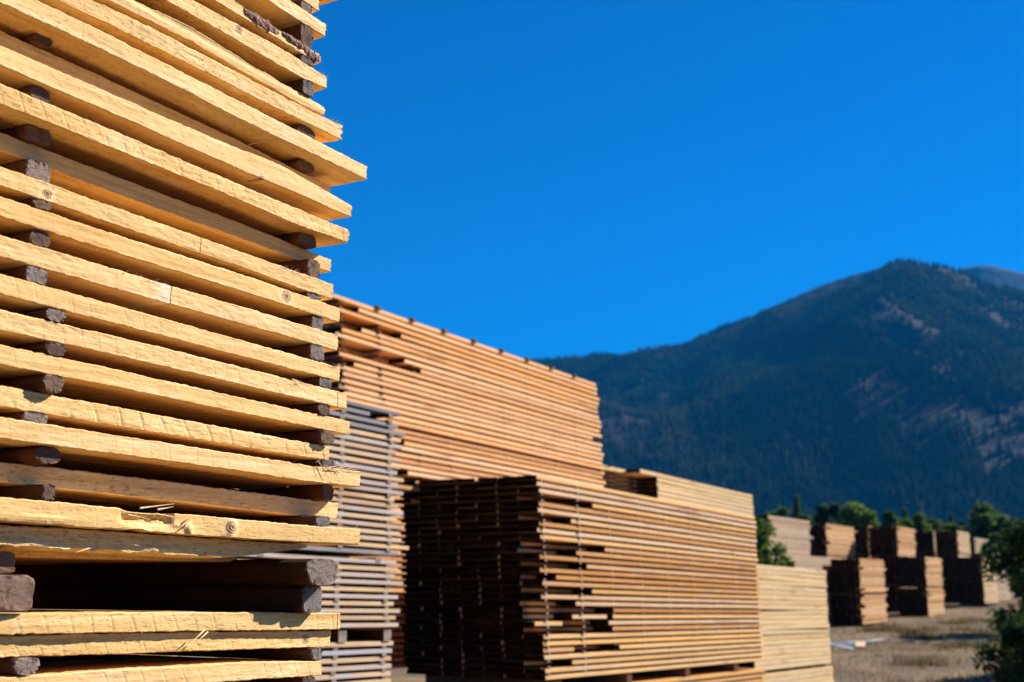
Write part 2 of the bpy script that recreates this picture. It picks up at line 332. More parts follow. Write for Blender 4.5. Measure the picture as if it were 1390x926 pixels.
def near_board(i, rec, xe, top, bot, label, name='board'):
    t = TF-rec
    se = onface(xe, (top[-1][1]+bot[-1][1])/2, t)[0]
    s0 = se-LEN
    fine0 = onface(-90, 463, t)[0]
    st = np.concatenate([np.linspace(s0, fine0, 16)[:-1], np.arange(fine0, se-.0045, .0045), [se-.002, se]])
    zt = smoothed(st, top, t); zb = smoothed(st, bot, t)
    seed = 100+i*7
    L = Lay(); L.st = st; L.zt = zt.copy(); L.zb = zb.copy(); L.t = t; L.se = se; LAYS.append(L)
    zt = zt + .0009*vn(st*70, 0*st, seed) + .0006*vn(st*260, 0*st, seed+9) - .0018*np.maximum(0, vn(st*11, 0*st+8, seed+12)-.55) + .0012*np.maximum(0, vn(st*35, 0*st+3, seed+1)-.2)*vn(st*160, 0*st, seed+2)
    zb = zb + .0008*vn(st*80, 0*st, seed+3) + .0006*vn(st*240, 0*st, seed+10) + .0018*np.maximum(0, vn(st*9, 0*st+2, seed+13)-.55) - .0014*np.maximum(0, vn(st*30, 0*st+5, seed+4)-.2)*vn(st*150, 0*st, seed+5)
    if i == 20:      # torn hollow edge on the knotted board
        xt = np.array([onface(x, 700, t)[0] for x in (163,170,195,215,235,238)])
        zt = zt - np.interp(st, xt, [0,.003,.005,.003,.006,0])
        zb = zb + .0035*np.maximum(0, vn(st*22, st*0, 9))*(st < xt[-1])
    if i == 21:
        zb = zb + .004*np.abs(vn(st*18, st*0, 5))*(st < onface(290, 740, t)[0])
    if i == 4:
        zb = zb + .0025*np.abs(vn(st*15, st*0, 11)); zt = zt - .002*np.abs(vn(st*12, st*0, 12))
    w = .145
    fr = np.array([0, .04, .14, .28, .42, .56, .70, .84, .95, 1.])
    ring = []                                             # (y, frac)
    for k, f in enumerate(fr):
        y = .0016 if f in (0, 1) else 0.0
        ring.append((y, f))
    ring += [(.006,1),(.02,1),(.06,1),(w-.002,1),(w,.94),(w,.5),(w,.06),(w-.002,0),(.06,0),(.02,0),(.006,0)]
    yy = np.array([r[0] for r in ring]); ff = np.array([r[1] for r in ring])
    N, M = len(st), len(ring)
    X = np.repeat(st[:, None], M, 1); Z = zb[:, None]*(1-ff) + zt[:, None]*ff
    rough = [.0006, .0011][i % 2]
    front = (yy < .003)[None, :]
    disp = rough*fbm(X*45, Z*220, seed+6, 3) + .0012*vn(X*9, Z*30, seed+7)
    lowf = .002*vn(st*2.2, st*0, seed+8)[:, None]
    Y = yy[None, :] + np.where(front, disp, 0) + lowf
    if i == 20:      # chip out the hollow, raise the knot
        xa, xb = onface(160, 697, t)[0], onface(238, 700, t)[0]
        inside = np.clip((X-xa)/.02, 0, 1)*np.clip((xb-X)/.02, 0, 1)
        band = np.exp(-((ff-.62)/.22)**2)[None, :]
        Y = Y + np.where(front, .010*inside*band*(.6+.8*np.abs(vn(X*60, Z*300, 3))), 0)
        xk = onface(314, 716, t)[0]
        Y = Y - np.where(front, .005*np.exp(-((X-xk)/.012)**2 - ((ff[None, :]-.5)/.5)**2), 0)
        xk = onface(258, 710, t)[0]
        Y = Y - np.where(front, .006*np.exp(-((X-xk)/.010)**2 - ((ff[None, :]-.15)/.22)**2), 0)
    if i in (20, 21):
        e = np.clip(vn(X*14, Z*90, 31+i), 0, 1)
        xb = onface(260 if i == 20 else 300, 750, t)[0]
        Y = Y - np.where(front, .007*e*(X < xb)*np.clip(1.3-ff*2.2, 0, 1)[None, :], 0)
    if i == 4:       # wavy split lower lip
        Y = Y + np.where(front, .0025*np.sin(Z*230+X*9)*np.clip(ff, .2, 1)[None, :], 0)
    for k, amp in ((-1, .004), (-2, .0022), (-3, .001)):
        X[k] += amp*RNG.uniform(-1, 1, M)*(1.7 if i in (4, 5, 9) else .8)
    cz = float(Z.mean()); org = (se-1.0, t, cz)
    V = np.stack([X-org[0], Y, Z-cz], -1).reshape(-1, 3)
    a = np.arange(N-1)[:, None]*M; b = np.arange(M)[None, :]; b2 = (b+1) % M
    Fq = np.stack([a+b, a+b2, a+M+b2, a+M+b], -1).reshape(-1, 4)
    faces = [tuple(f) for f in Fq]
    V = list(V); 
    for base, flip in ((0, 0), ((N-1)*M, 1)):
        c = np.mean([V[base+k] for k in range(M)], 0); V.append(c); ci = len(V)-1
        for k in range(M):
            f = (base+k, base+(k+1) % M, ci); faces.append(f if flip else f[::-1])
    o = link(name, mesh(name, V, faces, PINE, smooth=False), None, W(org[0], t, cz), YAW)
    setp(o, label, 'board', 'fresh boards of the near stack')
    L.o = o; L.org = org; return L
for i, bd in enumerate(B): near_board(i, *bd)
for i, v in {9:.55, 14:.3, 17:1.0, 22:.75, 24:.5, 18:.3, 15:.3, 16:.2, 20:.25, 23:.5, 7:.4, 10:.35, 11:.15, 12:.12, 19:.35, 6:.1, 5:.1, 13:.1}.items(): LAYS[i].o['saw'] = v
def mark(i, x, y, size):
    size *= 1.3
    L = LAYS[i]; s, z = onface(x, y, L.t)
    L.o['knot'] = (s-L.org[0], 0.0, z-L.org[2]); L.o['knot_size'] = size
def crack(i, x, y, pale=0.0):
    L = LAYS[i]; L.o['crack_x'] = onface(x, y, L.t)[0]-L.org[0]; L.o['pale'] = pale
mark(3, 325, 40, .009); mark(8, 356, 243, .008); mark(11, 65, 263, .0085); mark(12, 389, 402, .0125)
mark(20, 314, 716, .012); mark(23, 415, 868, .010)
crack(13, 232, 402, 1.0); crack(15, 458, 540); crack(11, 273, 333); crack(22, 458, 843)

def zat(L, s, which): return float(np.interp(s, L.st, L.zt if which else L.zb))

# splinters and bark on the boards that show them
def strands(items, parent, org, name='frayed_edge', mat=None):
    V, Fc = [], []
    for (x0, y0, x1, y1, wd, out0, out1, bend) in items:
        a = onface(x0, y0, org[1]); c = onface(x1, y1, org[1])
        n = 6; base = len(V)
        for k in range(n+1):
            u = k/n
            s = a[0]+(c[0]-a[0])*u - org[0]; z = a[1]+(c[1]-a[1])*u + bend*math.sin(u*math.pi) - org[2]
            y = -(out0+(out1-out0)*u)
            r = wd*(1-u*.85)*.5
            V += [(s-r*.3, y, z-r), (s+r, y-r*.5, z), (s, y+r*.4, z+r)]
        for k in range(n):
            for j in range(3):
                p = base+k*3; Fc.append((p+j, p+(j+1) % 3, p+3+(j+1) % 3, p+3+j))
    return link(name, mesh(name, V, Fc, mat or SPL), parent)
def fuzz(i, n, xs, edge, ln, seed, bias=1):
    """short fibres standing off an edge of board i"""
    rr = random.Random(seed); L = LAYS[i]; it = []
    top, bot = B[i][2], B[i][3]
    P = top if edge else bot
    px = [p[0] for p in P]; py = [p[1] for p in P]
    for k in range(n):
        x = rr.uniform(*xs); y = float(np.interp(x, px, py))
        l = ln*rr.uniform(.3, 1.); an = rr.uniform(-1.2, 1.2)
        dy = (-1 if edge else 1)*l*math.cos(an)*bias
        it.append((x, y+(1 if edge else -1), x+l*math.sin(an)*1.4+1, y+dy, .0011, .0, rr.uniform(.001, .008), rr.uniform(-.002, .002)))
    return it
allf = {
 5: fuzz(5, 14, (446, 462), 1, 6, 1)+fuzz(5, 6, (200, 440), 1, 3, 2),
 18: [(430,626,447,658,.004,.004,.006,.004),(429,625,440,655,.003,.006,.010,.006),(441,636,462,632,.0032,.004,.010,.001),(444,638,474,634,.0035,.002,.012,.002),
      (466,640,486,634,.0028,.0,.004,.003),(470,641,484,637,.0028,.0,.007,.002),(452,637,456,630,.002,0,.002,0),(428,627,436,622,.0025,.002,.010,.001),(455,640,470,637,.003,.002,.014,.002)]+fuzz(18, 8, (380, 486), 1, 4, 3),
 20: [(459,718,457,711,.0016,0,.002,0),(467,719,466,710,.0016,0,.001,0),(473,719,475,711,.0016,0,.002,0),(480,718,488,711,.0016,0,.003,0),(484,718,485,708,.0013,0,.003,0),(190,690,234,684,.004,.0,.006,.0),(172,699,200,706,.003,.004,.008,.001),(213,692,234,688,.004,.002,.003,0),(243,713,252,704,.006,.004,.010,.001),(258,708,246,716,.006,.005,.009,0)],
 16: fuzz(16, 9, (452, 474), 0, 9, 5),
 13: fuzz(13, 6, (452, 458), 1, 6, 6)+fuzz(13, 26, (165, 262), 1, 4.5, 7),
 14: fuzz(14, 4, (455, 462), 1, 8, 8),
 15: [(396,515,412,523,.003,.001,.008,.002),(400,520,411,521,.0025,.003,.006,0)]+fuzz(15, 5, (330, 460), 1, 4, 9),
 9: fuzz(9, 16, (440, 472), 0, 4, 10)+fuzz(9, 8, (100, 400), 1, 5, 11),
 11: fuzz(11, 14, (385, 425), 1, 5, 12)+fuzz(11, 9, (430, 452), 0, 4, 13),
 22: [(276,855,250,876,.004,.004,.012,.0),(279,858,262,871,.004,.006,.012,0)]+fuzz(22, 6, (60, 300), 0, 3, 14),
 21: [(128,742,100,750,.004,.002,.006,0),(150,737,185,741,.004,.001,.010,.001),(30,737,58,741,.003,.002,.008,0)],
 6: fuzz(6, 7, (470, 497), 1, 3, 15)+fuzz(6, 6, (100, 420), 0, 3, 16),
 8: fuzz(8, 6, (100, 420), 0, 4, 17)+fuzz(8, 5, (465, 477), 0, 4, 18),
 3: fuzz(3, 8, (425, 443), 1, 3, 19), 4: fuzz(4, 10, (405, 440), 0, 4, 20),
 12: fuzz(12, 8, (60, 450), 0, 3, 21), 17: fuzz(17, 6, (60, 446), 1, 3, 22), 19: fuzz(19, 5, (450, 458), 1, 4, 23),
 7: [(338,197,352,194,.003,0,.012,.002),(430,254,444,258,.003,0,.012,.003)],
}
for i, it in allf.items():
    L = LAYS[i]; strands(it, L.o, (L.org[0], L.t, L.org[2]))
def bark(i, pts, seed):
    """lumpy bark plate over part of the upper face edge"""
    L = LAYS[i]; V, Fc = [], []
    for (xa, xb, f0, f1, th) in pts:
        ta = [p[0] for p in B[i][2]]; tb = [p[1] for p in B[i][2]]; ba = [p[0] for p in B[i][3]]; bb = [p[1] for p in B[i][3]]
        n, m = 46, 12; base = len(V)
        for a in range(n+1):
            u = a/n; x = xa+(xb-xa)*u
            yt = np.interp(x, ta, tb); yb = np.interp(x, ba, bb)
            e = min(1, 5*u, 5*(1-u)); e = math.sqrt(max(e, 0))
            for c in range(m+1):
                v = c/m; g = f0+(f1-f0)*v
                g = (f0+f1)/2+(g-(f0+f1)/2)*(.35+.65*e)*(1+.35*float(vn(np.array(u*14), np.array(float(seed)), seed)))
                y = yt+(yb-yt)*g
                s, z = onface(x, y, L.t)
                h = th*e*max(0., math.sin(v*math.pi))**.35*(.7+.35*float(fbm(np.array(u*9), np.array(v*3.), seed, 3)))
                V.append((s-L.org[0], -h+.0015, z-L.org[2]))
        for a in range(n):
            for c in range(m):
                p = base+a*(m+1)+c; Fc.append((p, p+1, p+m+2, p+m+1))
    link('bark', mesh('bark', V, Fc, BARK), L.o)
bark(2, [(330, 381, -.15, .95, .009), (380, 420, -.35, .70, .011), (410, 436, .0, 1.1, .009)], 3)

# ------------------------------------------------------------------ shared "rest" collectors (hidden inner boards, unseen sticks)
REST = dict(V=[], F=[], M=[]); RESTM = [PINE, TAN, ORANGE, GREY, YEL, CORE, DGREY]
SREST = dict(V=[], F=[], M=[]); SRESTM = [STICKM, STICKL]
def strip(Rr, mi, ss, t0, t1, zb, zt):      # a long board given by stations, in world space
    b = len(Rr['V'])
    for s, a, c in zip(ss, zb, zt):
        for (t, z) in ((t0, a), (t0, c), (t1, c), (t1, a)): Rr['V'].append(W(s, t, z))
    n = len(ss)
    for k in range(n-1):
        for j in range(4): Rr['F'].append((b+k*4+j, b+k*4+(j+1) % 4, b+k*4+4+(j+1) % 4, b+k*4+4+j)); Rr['M'].append(mi)
    Rr['F'] += [(b+3, b+2, b+1, b), (b+4*n-4, b+4*n-3, b+4*n-2, b+4*n-1)]; Rr['M'] += [mi, mi]
NCOL = 8
T1TOP = onface(438, 758, TF+.055)[1]-.007
for i, L in enumerate(LAYS):
    rr = random.Random(i)
    for c in range(1, NCOL):
        t0 = L.t-.152*c-rr.uniform(0, .004); e = L.se if i in (99,) else onface(452, 463, TF)[0]+rr.uniform(-.05, .02)
        if i == 21: e = onface(405, 740, TF)[0]
        if i in (18, 19): e = onface(456, 660, TF)[0]-rr.uniform(0, .01)
        ss = np.array([e-LEN, e-2.6]+list(np.linspace(e-2.1, e, 14)))
        dz = rr.uniform(-.0015, .0015)
        # a recessed layer: keep the inner boards level with their own layer
        zbi = np.interp(ss, L.st, L.zb)+.0006+dz*.3
        if i == 21: zbi = zbi*0 + T1TOP + .0005  # lowered onto the timber to shut out light behind
        elif i < len(LAYS)-1 and c >= 3:
            Ln = LAYS[i+1]; zbi = np.minimum(zbi, np.interp(ss, Ln.st, Ln.zt)+.017)  # thickened downward so no light leaks through the gaps
        strip(REST, 0, ss, t0, t0-.146, zbi, np.interp(ss, L.st, L.zt)-.0006+dz*.3)
# layers above and below the frame
SEC = onface(445, 463, TF)[0]
def plain_layer(zt, seed, tf=TF, cols=NCOL, s1=None):
    rr = random.Random(seed); s1 = s1 or SEC
    for c in range(cols):
        e = s1+rr.uniform(-.04, .06); ss = np.array([e-LEN, e-LEN/2, e])
        z = zt+(ss-SEC)*SLOPE
        strip(REST, 0, ss, tf-.152*c, tf-.152*c-.146, z-.045, z)
def cross(zt, s, h=.02, w=.04, tf=TF, m=0, dep=1.2):
    z = zt+(s-SEC)*SLOPE
    strip(SREST, m, np.array([s-w/2, s+w/2]), tf-.01, tf-dep, np.array([z-h]*2), np.array([z]*2))
COLS_S = [onface(55, 463, TF)[0]-.62*k for k in range(1, 4)]
z = zat(LAYS[0], SEC, 1)+.066
for k in range(4): plain_layer(z+k*.066, 50+k); [cross(z+k*.066-.0455, s) for s in [SEC-.06, onface(52, 463, TF)[0]]+COLS_S]
z = zat(LAYS[24], SEC, 0)-.021
while z > .12: plain_layer(z, int(z*1000)); [cross(z+.0205, s) for s in [SEC-.03, onface(45, 463, TF)[0]]+COLS_S]; z -= .066
# unseen stack added close behind the near one to keep its gap dark
z = .16
while z < 3.3: plain_layer(z, int(z*777), TF-1.75, 4, SEC-.3); z += .05

# ------------------------------------------------------------------ near spacer sticks (one thing each)
def stick(name, above, below, x0, x1, rec, mat, look, label, zt=None, zb=None, kind='square', seed=0, topz=None, cat='spacer stick', group='spacer sticks of the near stack', dep=1.16):
    t = TF-rec
    ym = 463
    if above is not None:
        La, Lb = LAYS[above], LAYS[below]
        for _ in range(3):
            sm = onface((x0+x1)/2, ym, t)[0]; z1 = zat(La, sm, 0); z0 = zat(Lb, sm, 1)
            zz = (z0+z1)/2; P = W(sm, t, zz); ym = CY - F*((zz-CAMH)*cp-P[1]*sp)/(P[1]*cp+(zz-CAMH)*sp)
        z1 -= .0004; z0 += .0004
    else: z1 = onface((x0+x1)/2, zt, t)[1]; z0 = onface((x0+x1)/2, zb, t)[1]; ym = (zt+zb)/2
    if topz is not None: z1 = topz
    if z1-z0 < .006: z0 = z1-.008
    sa = onface(x0, ym, t)[0]; sb = onface(x1, ym, t)[0]; w = sb-sa; h = z1-z0; cx = (sa+sb)/2; cz = (z0+z1)/2
    rr = random.Random(seed); V, Fc = [], []
    n = 28; pw = {'square':7, 'round':2.4, 'half':3.2}[kind]
    ys = [0, .003, .012, .03, .06, .12, .3, .6, .9, dep]
    prof = []
    for k in range(n):
        a = 2*math.pi*k/n; c, s_ = math.cos(a), math.sin(a)
        r = (abs(c)**pw+abs(s_)**pw)**(-1/pw)
        j = 1+rr.uniform(-.015, .012)
        x, zc = c*r*w/2*j, s_*r*h/2*min(1, j)
        if kind == 'half' and s_ < 0: x *= .86
        prof.append((x, zc))
    for a, y in enumerate(ys):
        sh = .93 if a == 0 else 1
        for k, (x, zc) in enumerate(prof):
            jit = rr.uniform(-.0005, .0005)
            V.append((x*sh+jit, y+(rr.uniform(-.002, .002) if a < 2 else 0), max(-h/2, min(h/2, zc*sh+jit*.5))))
    for a in range(len(ys)-1):
        for k in range(n): Fc.append((a*n+k, a*n+(k+1) % n, (a+1)*n+(k+1) % n, (a+1)*n+k))
    # end face: rings inward, with relief
    prev = 0
    for q, f in enumerate((.72, .42, .16)):
        b = len(V)
        for k, (x, zc) in enumerate(prof): V.append((x*f, rr.uniform(-.0005, .0003), zc*f))
        for k in range(n): Fc.append((prev+(k+1) % n, prev+k, b+k, b+(k+1) % n))
        prev = b
    V.append((0, 0, 0)); c = len(V)-1
    for k in range(n): Fc.append((prev+(k+1) % n, prev+k, c))
    lb = (len(ys)-1)*n; Fc.append(tuple(lb+k for k in range(n)))
    o = link(name, mesh(name, V, Fc, mat), None, W(cx, t, cz), YAW)
    return setp(o, label, cat, group)
R_ = [ # above, below, x0, x1, recess, mat, kind, label
 (0,1,408,424,.002,STICKG,'square','grey squared stick end directly under the board cut off by the photo top'),
 (1,2,407,426,.0,STICKM,'half','mottled brown-grey stick end just above the bark edged board'),
 (2,3,408,427,.0,STICKG,'square','dark grey stick end partly hidden by bark, under the bark edged board'),
 (3,4,410.5,426,.0,STICKG,'square','square grey stick end under the board with the orange knot, casting a small shadow'),
 (5,6,403,429,.012,STICKM,'round','round dark stick end on top of the longest jutting board, right column'),
 (6,7,403,428,.03,STICKM,'round','round near-black stick end under the longest jutting board, right column'),
 (9,10,405,430,.03,STICKM,'square','dark stick end above the shaded board with the sunlit end, right column'),
 (10,11,417,436,.008,STICKM,'half','rough crumbly brown stick end under the shaded board with the sunlit end'),
 (11,12,416,436,.004,STICKG,'square','blue-grey square stick end just above the board with the ringed knot'),
 (12,13,423,439,.006,STICKG,'square','half shaded dark stick end just under the board with the ringed knot'),
 (13,14,421,441,.0,STICKG,'square','pale grey blocky stick end under the right end of the cracked board'),
 (14,15,433,451,.0,STICKG,'square','blue-grey stick end with splinters beside it, above the board with scribed line'),
 (15,16,431,449,.0,STICKM,'half','stick end with dark top and pale base, under the scribed board'),
 (16,17,435,454,-.008,STICKM,'round','rounded stick end casting a curved shadow on the short diagonal-cut board'),
 (17,18,437,456,.0,STICKG,'square','grey stick end beside the pile of straw-like splinters'),
 (18,19,438,453,.02,STICKM,'square','black shaded stick end under the splinter-topped board, right column'),
 (19,20,428,448,.0,STICKG,'square','pale grey striped stick end above the knotted board, right column'),
 (23,24,422,438,.0,STICKG,'half','purple-grey stick end near the lower right corner of the near stack'),
 (6,7,44,72,.035,STICKM,'half','split brown stick end under the longest jutting board, left column'),
 (8,9,39,70,.014,STICKM,'round','stick of which only the dark top shows above the diagonal-cut board, left'),
 (9,10,34,70,.035,STICKM,'square','black shaded stick end above the grey shaded board, left column'),
 (10,11,35,69.4,.03,STICKG,'square','pale crumbly stick end above the board with the hollow knot, left column'),
 (11,12,43,72,.0,STICKM,'half','pitted stick end directly below the hollow knot, left column'),
 (12,13,39,70,.006,STICKM,'round','rounded brown stick end third below the hollow knot, left column'),
 (13,14,35,65,.0,STICKG,'square','dark grey smooth stick end under the cracked board, left column'),
 (14,15,61,91,.0,STICKG,'half','light grey stick end set right of the one above it, left column'),
 (15,16,61,91,.0,STICKM,'half','brown fibrous stick end under the scribed board, left column'),
 (16,17,58,88,-.012,STICKM,'half','stick end casting a shadow on the short diagonal-cut board, left column'),
 (17,18,31,66,.002,STICKG,'square','flat blue-grey stick end under the short diagonal-cut board, left column'),
 (18,19,47,84,.01,STICKM,'round','dark rounded stick end under the splinter-topped board, left column'),
 (19,20,58,75,.0,STICKM,'square','narrow split stick end on the knotted board above the dark gap, left column'),
 (23,24,18,55,.0,STICKG,'half','pinkish-grey rounded stick end at the lower left corner of the photo'),
]
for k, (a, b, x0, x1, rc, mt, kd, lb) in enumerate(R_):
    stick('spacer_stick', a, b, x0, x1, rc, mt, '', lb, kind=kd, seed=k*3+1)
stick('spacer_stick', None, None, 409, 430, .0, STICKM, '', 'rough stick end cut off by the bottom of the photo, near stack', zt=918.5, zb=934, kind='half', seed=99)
# bolsters in the wide dark gap
def bolster(x0, x1, yt, yb, rec, mat, label, seed, kd, topz=None): stick('timber', None, None, x0, x1, rec, mat, '', label, zt=yt, zb=yb, kind=kd, seed=seed, topz=topz, cat='timber', group='support timbers in the wide gap')
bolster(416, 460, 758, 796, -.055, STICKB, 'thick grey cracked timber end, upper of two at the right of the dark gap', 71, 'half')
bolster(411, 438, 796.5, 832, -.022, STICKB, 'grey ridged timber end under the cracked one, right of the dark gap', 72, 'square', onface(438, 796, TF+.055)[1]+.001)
bolster(-38, 47, 780, 831, -.012, STICKP, 'big brown timber end with a dark knot spot, left in the dark gap', 73, 'square')
bolster(-40, 22, 748, 779, .05, STICKM, 'dark timber in shade on top of the big brown timber end, left', 74, 'square')

# ------------------------------------------------------------------ middle-distance stacks: every long front board is a thing
def unit_board(L, w, th, seed, mat, xs=9):
    rr = random.Random(seed); V, Fc = [], []
    a1, a2, p1 = rr.uniform(-.0035, .0035), rr.uniform(-.006, .006), rr.uniform(0, 6)
    n = max(3, int(xs*max(.3, L/5)))
    for k in range(n+1):
        x = L*k/n; dz = a1*math.sin(x*1.7+p1); dy = a2*math.sin(x*1.1+p1*2)
        c = .0015
        for (y, z) in ((c,0),(0,c),(0,th-c),(c,th),(w-c,th),(w,th-c),(w,c),(w-c,0)): V.append((x, y+dy, z+dz))
    for k in range(n):
        for j in range(8): Fc.append((k*8+j, k*8+(j+1) % 8, k*8+8+(j+1) % 8, k*8+8+j))
    Fc += [tuple(range(7, -1, -1)), tuple(n*8+j for j in range(8))]
    return mesh('board', V, Fc, mat)
MC = {}
def place_board(s, L, t, z, w, th, mat, label, group, seed, slope=SLOPE, name='board'):
    key = (round(L, 1), w, th, mat.name, seed % 5)
    if key not in MC: MC[key] = unit_board(round(L, 1), w, th, seed % 5+7, mat)
    o = bpy.data.objects.new(name, MC[key]); COL.objects.link(o)
    o.scale = (L/round(L, 1), 1, 1)
    o.location = W(s, t, z-th); o.rotation_euler = (0, -math.atan(slope), YAW)
    return setp(o, label, 'board', group)
STM = {}
def place_stick(s, t, z, w, h, dep, mat, label, group):
    key = (w, round(h, 3), dep, mat.name)
    if key not in STM:
        V = [(x, y, zz) for x in (-w/2, w/2) for y in (0, dep) for zz in (-h, 0)]
        STM[key] = mesh('spacer_stick', V, [(0,1,3,2),(4,6,7,5),(0,4,5,1),(2,3,7,6),(1,5,7,3),(0,2,6,4)], mat)
    o = link('spacer_stick', STM[key], None, W(s, t, z), YAW)
    return setp(o, label, 'spacer stick', group)
def ordin(i, n):
    return ORD[i] if i <= n//2 or i >= len(ORD) else ORD[i]
def stack(s0, L, tf, ztop, nlay, th, gap, cols, w, mat, mi, sticks, desc, segs=None, ind=True, indcols=0, indsticks=0,
          jit=.02, seed=0, rec=.006, enddesc='', firstlay=0, stickdesc='', matf=None, endjit=.03, stm=STICKL, smi=1, sw=.045, skip=None, lightcols=2, shear=0.):
    rr = random.Random(seed); segs = segs or {}
    s00 = s0
    for i in range(nlay):
        zt = ztop-i*(th+gap); s0 = s00+shear*i
        m_i, mi_i = (matf(i) if matf else (mat, mi))
        fs = segs.get(i, [(0, L)])
        for q, (a, b) in enumerate(fs):
            a2 = a+(rr.uniform(-jit, jit) if a <= 0 else 0); b2 = b+(rr.uniform(-jit, jit*.6) if b >= L else 0)
            t = tf-rr.uniform(0, rec)+(.01 if rr.random() < .1 else 0)
            z = zt+(a2)*SLOPE
            sd = rr.randrange(1000)
            if ind:
                lb = ORD[firstlay+i]+' board down, sunlit side of '+desc
                if len(fs) > 1: lb = ORD[firstlay+i]+' layer'+(' left' if q == 0 else ' right')+' piece, sunlit side of '+desc
                place_board(s0+a2, b2-a2, t, z, w, th, m_i, lb, 'boards on the long side of '+desc, sd)
            else:
                strip(REST, mi_i, np.array([s0+a2, s0+b2]), t, t-w, np.array([z-th, zt-th+b2*SLOPE]), np.array([z, zt+b2*SLOPE]))
        for c in range(1, cols):
            a2 = rr.uniform(-endjit, endjit)-(rr.uniform(.1, .3) if endjit == .026 and c > 3 and i < 5 and rr.random() < .45 else 0); b2 = L+rr.uniform(-endjit, endjit)
            if skip and skip(i, c): continue
            t = tf-c*(w+.006)-rr.uniform(0, .003)
            if c <= indcols:
                sd = rr.randrange(1000)
                place_board(s0+a2, b2-a2, t, zt+a2*SLOPE, w, th, m_i,
                    ('shaded board end, %s column from lit corner, %s layer of %s' % (['','first','second','third','fourth','fifth'][c], ORD[i], enddesc)),
                    'board ends on the shaded side of '+enddesc, sd)
            else:
                strip(REST, mi_i, np.array([s0+a2, s0+b2]), t, t-w, np.array([zt-th+a2*SLOPE, zt-th+b2*SLOPE]), np.array([zt+a2*SLOPE, zt+b2*SLOPE]))
        if i < nlay-1 and gap > .004:
            for k, sp_ in enumerate(sticks):
                s = s0+sp_+rr.uniform(-.012, .012); z = zt-th+sp_*SLOPE
                dep = cols*(w+.006)-.01
                if k < indsticks:
                    place_stick(s, tf+.004-rr.uniform(0, .008)-(0 if k < lightcols else .012), z, sw, gap, dep, stm if k < lightcols else STICKM,
                        '%s stick end down, %s stick column of %s' % (ORD[firstlay+i], ['first','second','third','fourth','fifth','sixth','seventh'][k], stickdesc or desc),
                        'spacer sticks of '+desc)
                else:
                    strip(SREST, smi if k < lightcols else 0, np.array([s-sw/2, s+sw/2]), tf-(.002 if k < lightcols else .02), tf-dep, np.array([z-gap]*2), np.array([z]*2))
    return ztop-nlay*(th+gap)+gap

# dark-ended stack in front (dark stack)
TA = None
r = ray(735, 648); 
def tplane(x, D):     # plane offset of the long side whose corner is at photo column x, depth D
    X = (x-CX)/F*D/ (cp)   # near enough: forward distance D
    return X*NX + D*NY
TD = tplane(733, 9.9)
sD, zD = onface(730, 645, TD)
LD = onface(1026, 700, TD)[0]-sD
stD = [.06+k*(LD-.12)/8 for k in range(9)]
segD = {3:[(.95,LD)], 6:[(.55,LD)], 10:[(1.15,LD)], 11:[(.6,LD)], 13:[(.8,LD)], 15:[(.25,LD)], 17:[(.85,LD)],
        19:[(.55,LD)], 20:[(1.25,LD)], 21:[(.5,1.12),(1.22,LD)], 22:[(-.12,.32),(1.15,LD)], 23:[(1.2,LD)], 26:[(.0,.5),(1.3,LD)], 28:[(.45,LD)], 9:[(0,LD)]}
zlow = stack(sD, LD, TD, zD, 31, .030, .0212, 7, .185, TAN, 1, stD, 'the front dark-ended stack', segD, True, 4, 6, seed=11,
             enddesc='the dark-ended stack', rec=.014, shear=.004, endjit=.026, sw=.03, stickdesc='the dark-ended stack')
# lower package under it
for sp_ in (.3, 1.6, 2.9, 4.2):
    if sp_ < LD:
        z0 = zlow-.03+sp_*SLOPE; strip(SREST, 0, np.array([sD+sp_, sD+sp_+.1]), TD-.02, TD-1.25, np.array([z0-.06]*2), np.array([z0+.028]*2))
stack(sD+.12, LD, TD, zlow-.092, 17, .030, .0212, 7, .185, TAN, 1, stD, 'the dark-ended stack lower bundle', None, False, seed=12)

# grey stack
TG = tplane(545, 8.6)
sG1, zG1 = onface(545, 560, TG)
LG = 4.6; sG = sG1-LG; zG = zG1+LG*-SLOPE*1.0
stG = [LG-.12-k*.52 for k in range(9)]
mg = lambda i: (DGREY, 6) if i < 4 or i in (21,22) else ((GREY, 3) if i % 3 else (GREY, 3))
segG = {i:[(0, LG+[.0,.03,-.03,.05,0,.04,-.05][i % 7])] for i in range(24)}
segG[1] = [(0, LG-.35)]; segG[20] = [(0, LG+.13)]; segG[3] = [(0, LG+.07)]
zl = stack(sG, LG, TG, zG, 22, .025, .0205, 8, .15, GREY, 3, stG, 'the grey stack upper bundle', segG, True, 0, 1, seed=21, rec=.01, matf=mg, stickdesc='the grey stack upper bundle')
for sp_ in (LG-.25, LG-1.4, LG-2.6): strip(SREST, 1, np.array([sG+sp_, sG+sp_+.06]), TG-.01, TG-1.2, np.array([zl-.055+sp_*SLOPE]*2), np.array([zl-.021+sp_*SLOPE]*2))
zl2 = stack(sG, LG, TG-.01, zl-.034, 10, .025, .0205, 8, .15, GREY, 3, stG, 'the grey stack middle bundle', {i:[(0, LG+[.0,.02,-.03,.05][i % 4])] for i in range(11)}, True, 0, 1, seed=22, rec=.01, stickdesc='the grey stack middle bundle')
for sp_ in (LG-.14, LG-.62, LG-1.6, LG-2.6): strip(SREST, 1, np.array([sG+sp_, sG+sp_+.08]), TG-.01, TG-1.2, np.array([zl2-.091+sp_*SLOPE]*2), np.array([zl2-.021+sp_*SLOPE]*2))
stack(sG, LG-.03, TG-.02, zl2-.092, 14, .027, .022, 8, .15, GREY, 3, stG, 'the grey stack lowest bundle', None, True, 0, 0, seed=23, rec=.01)

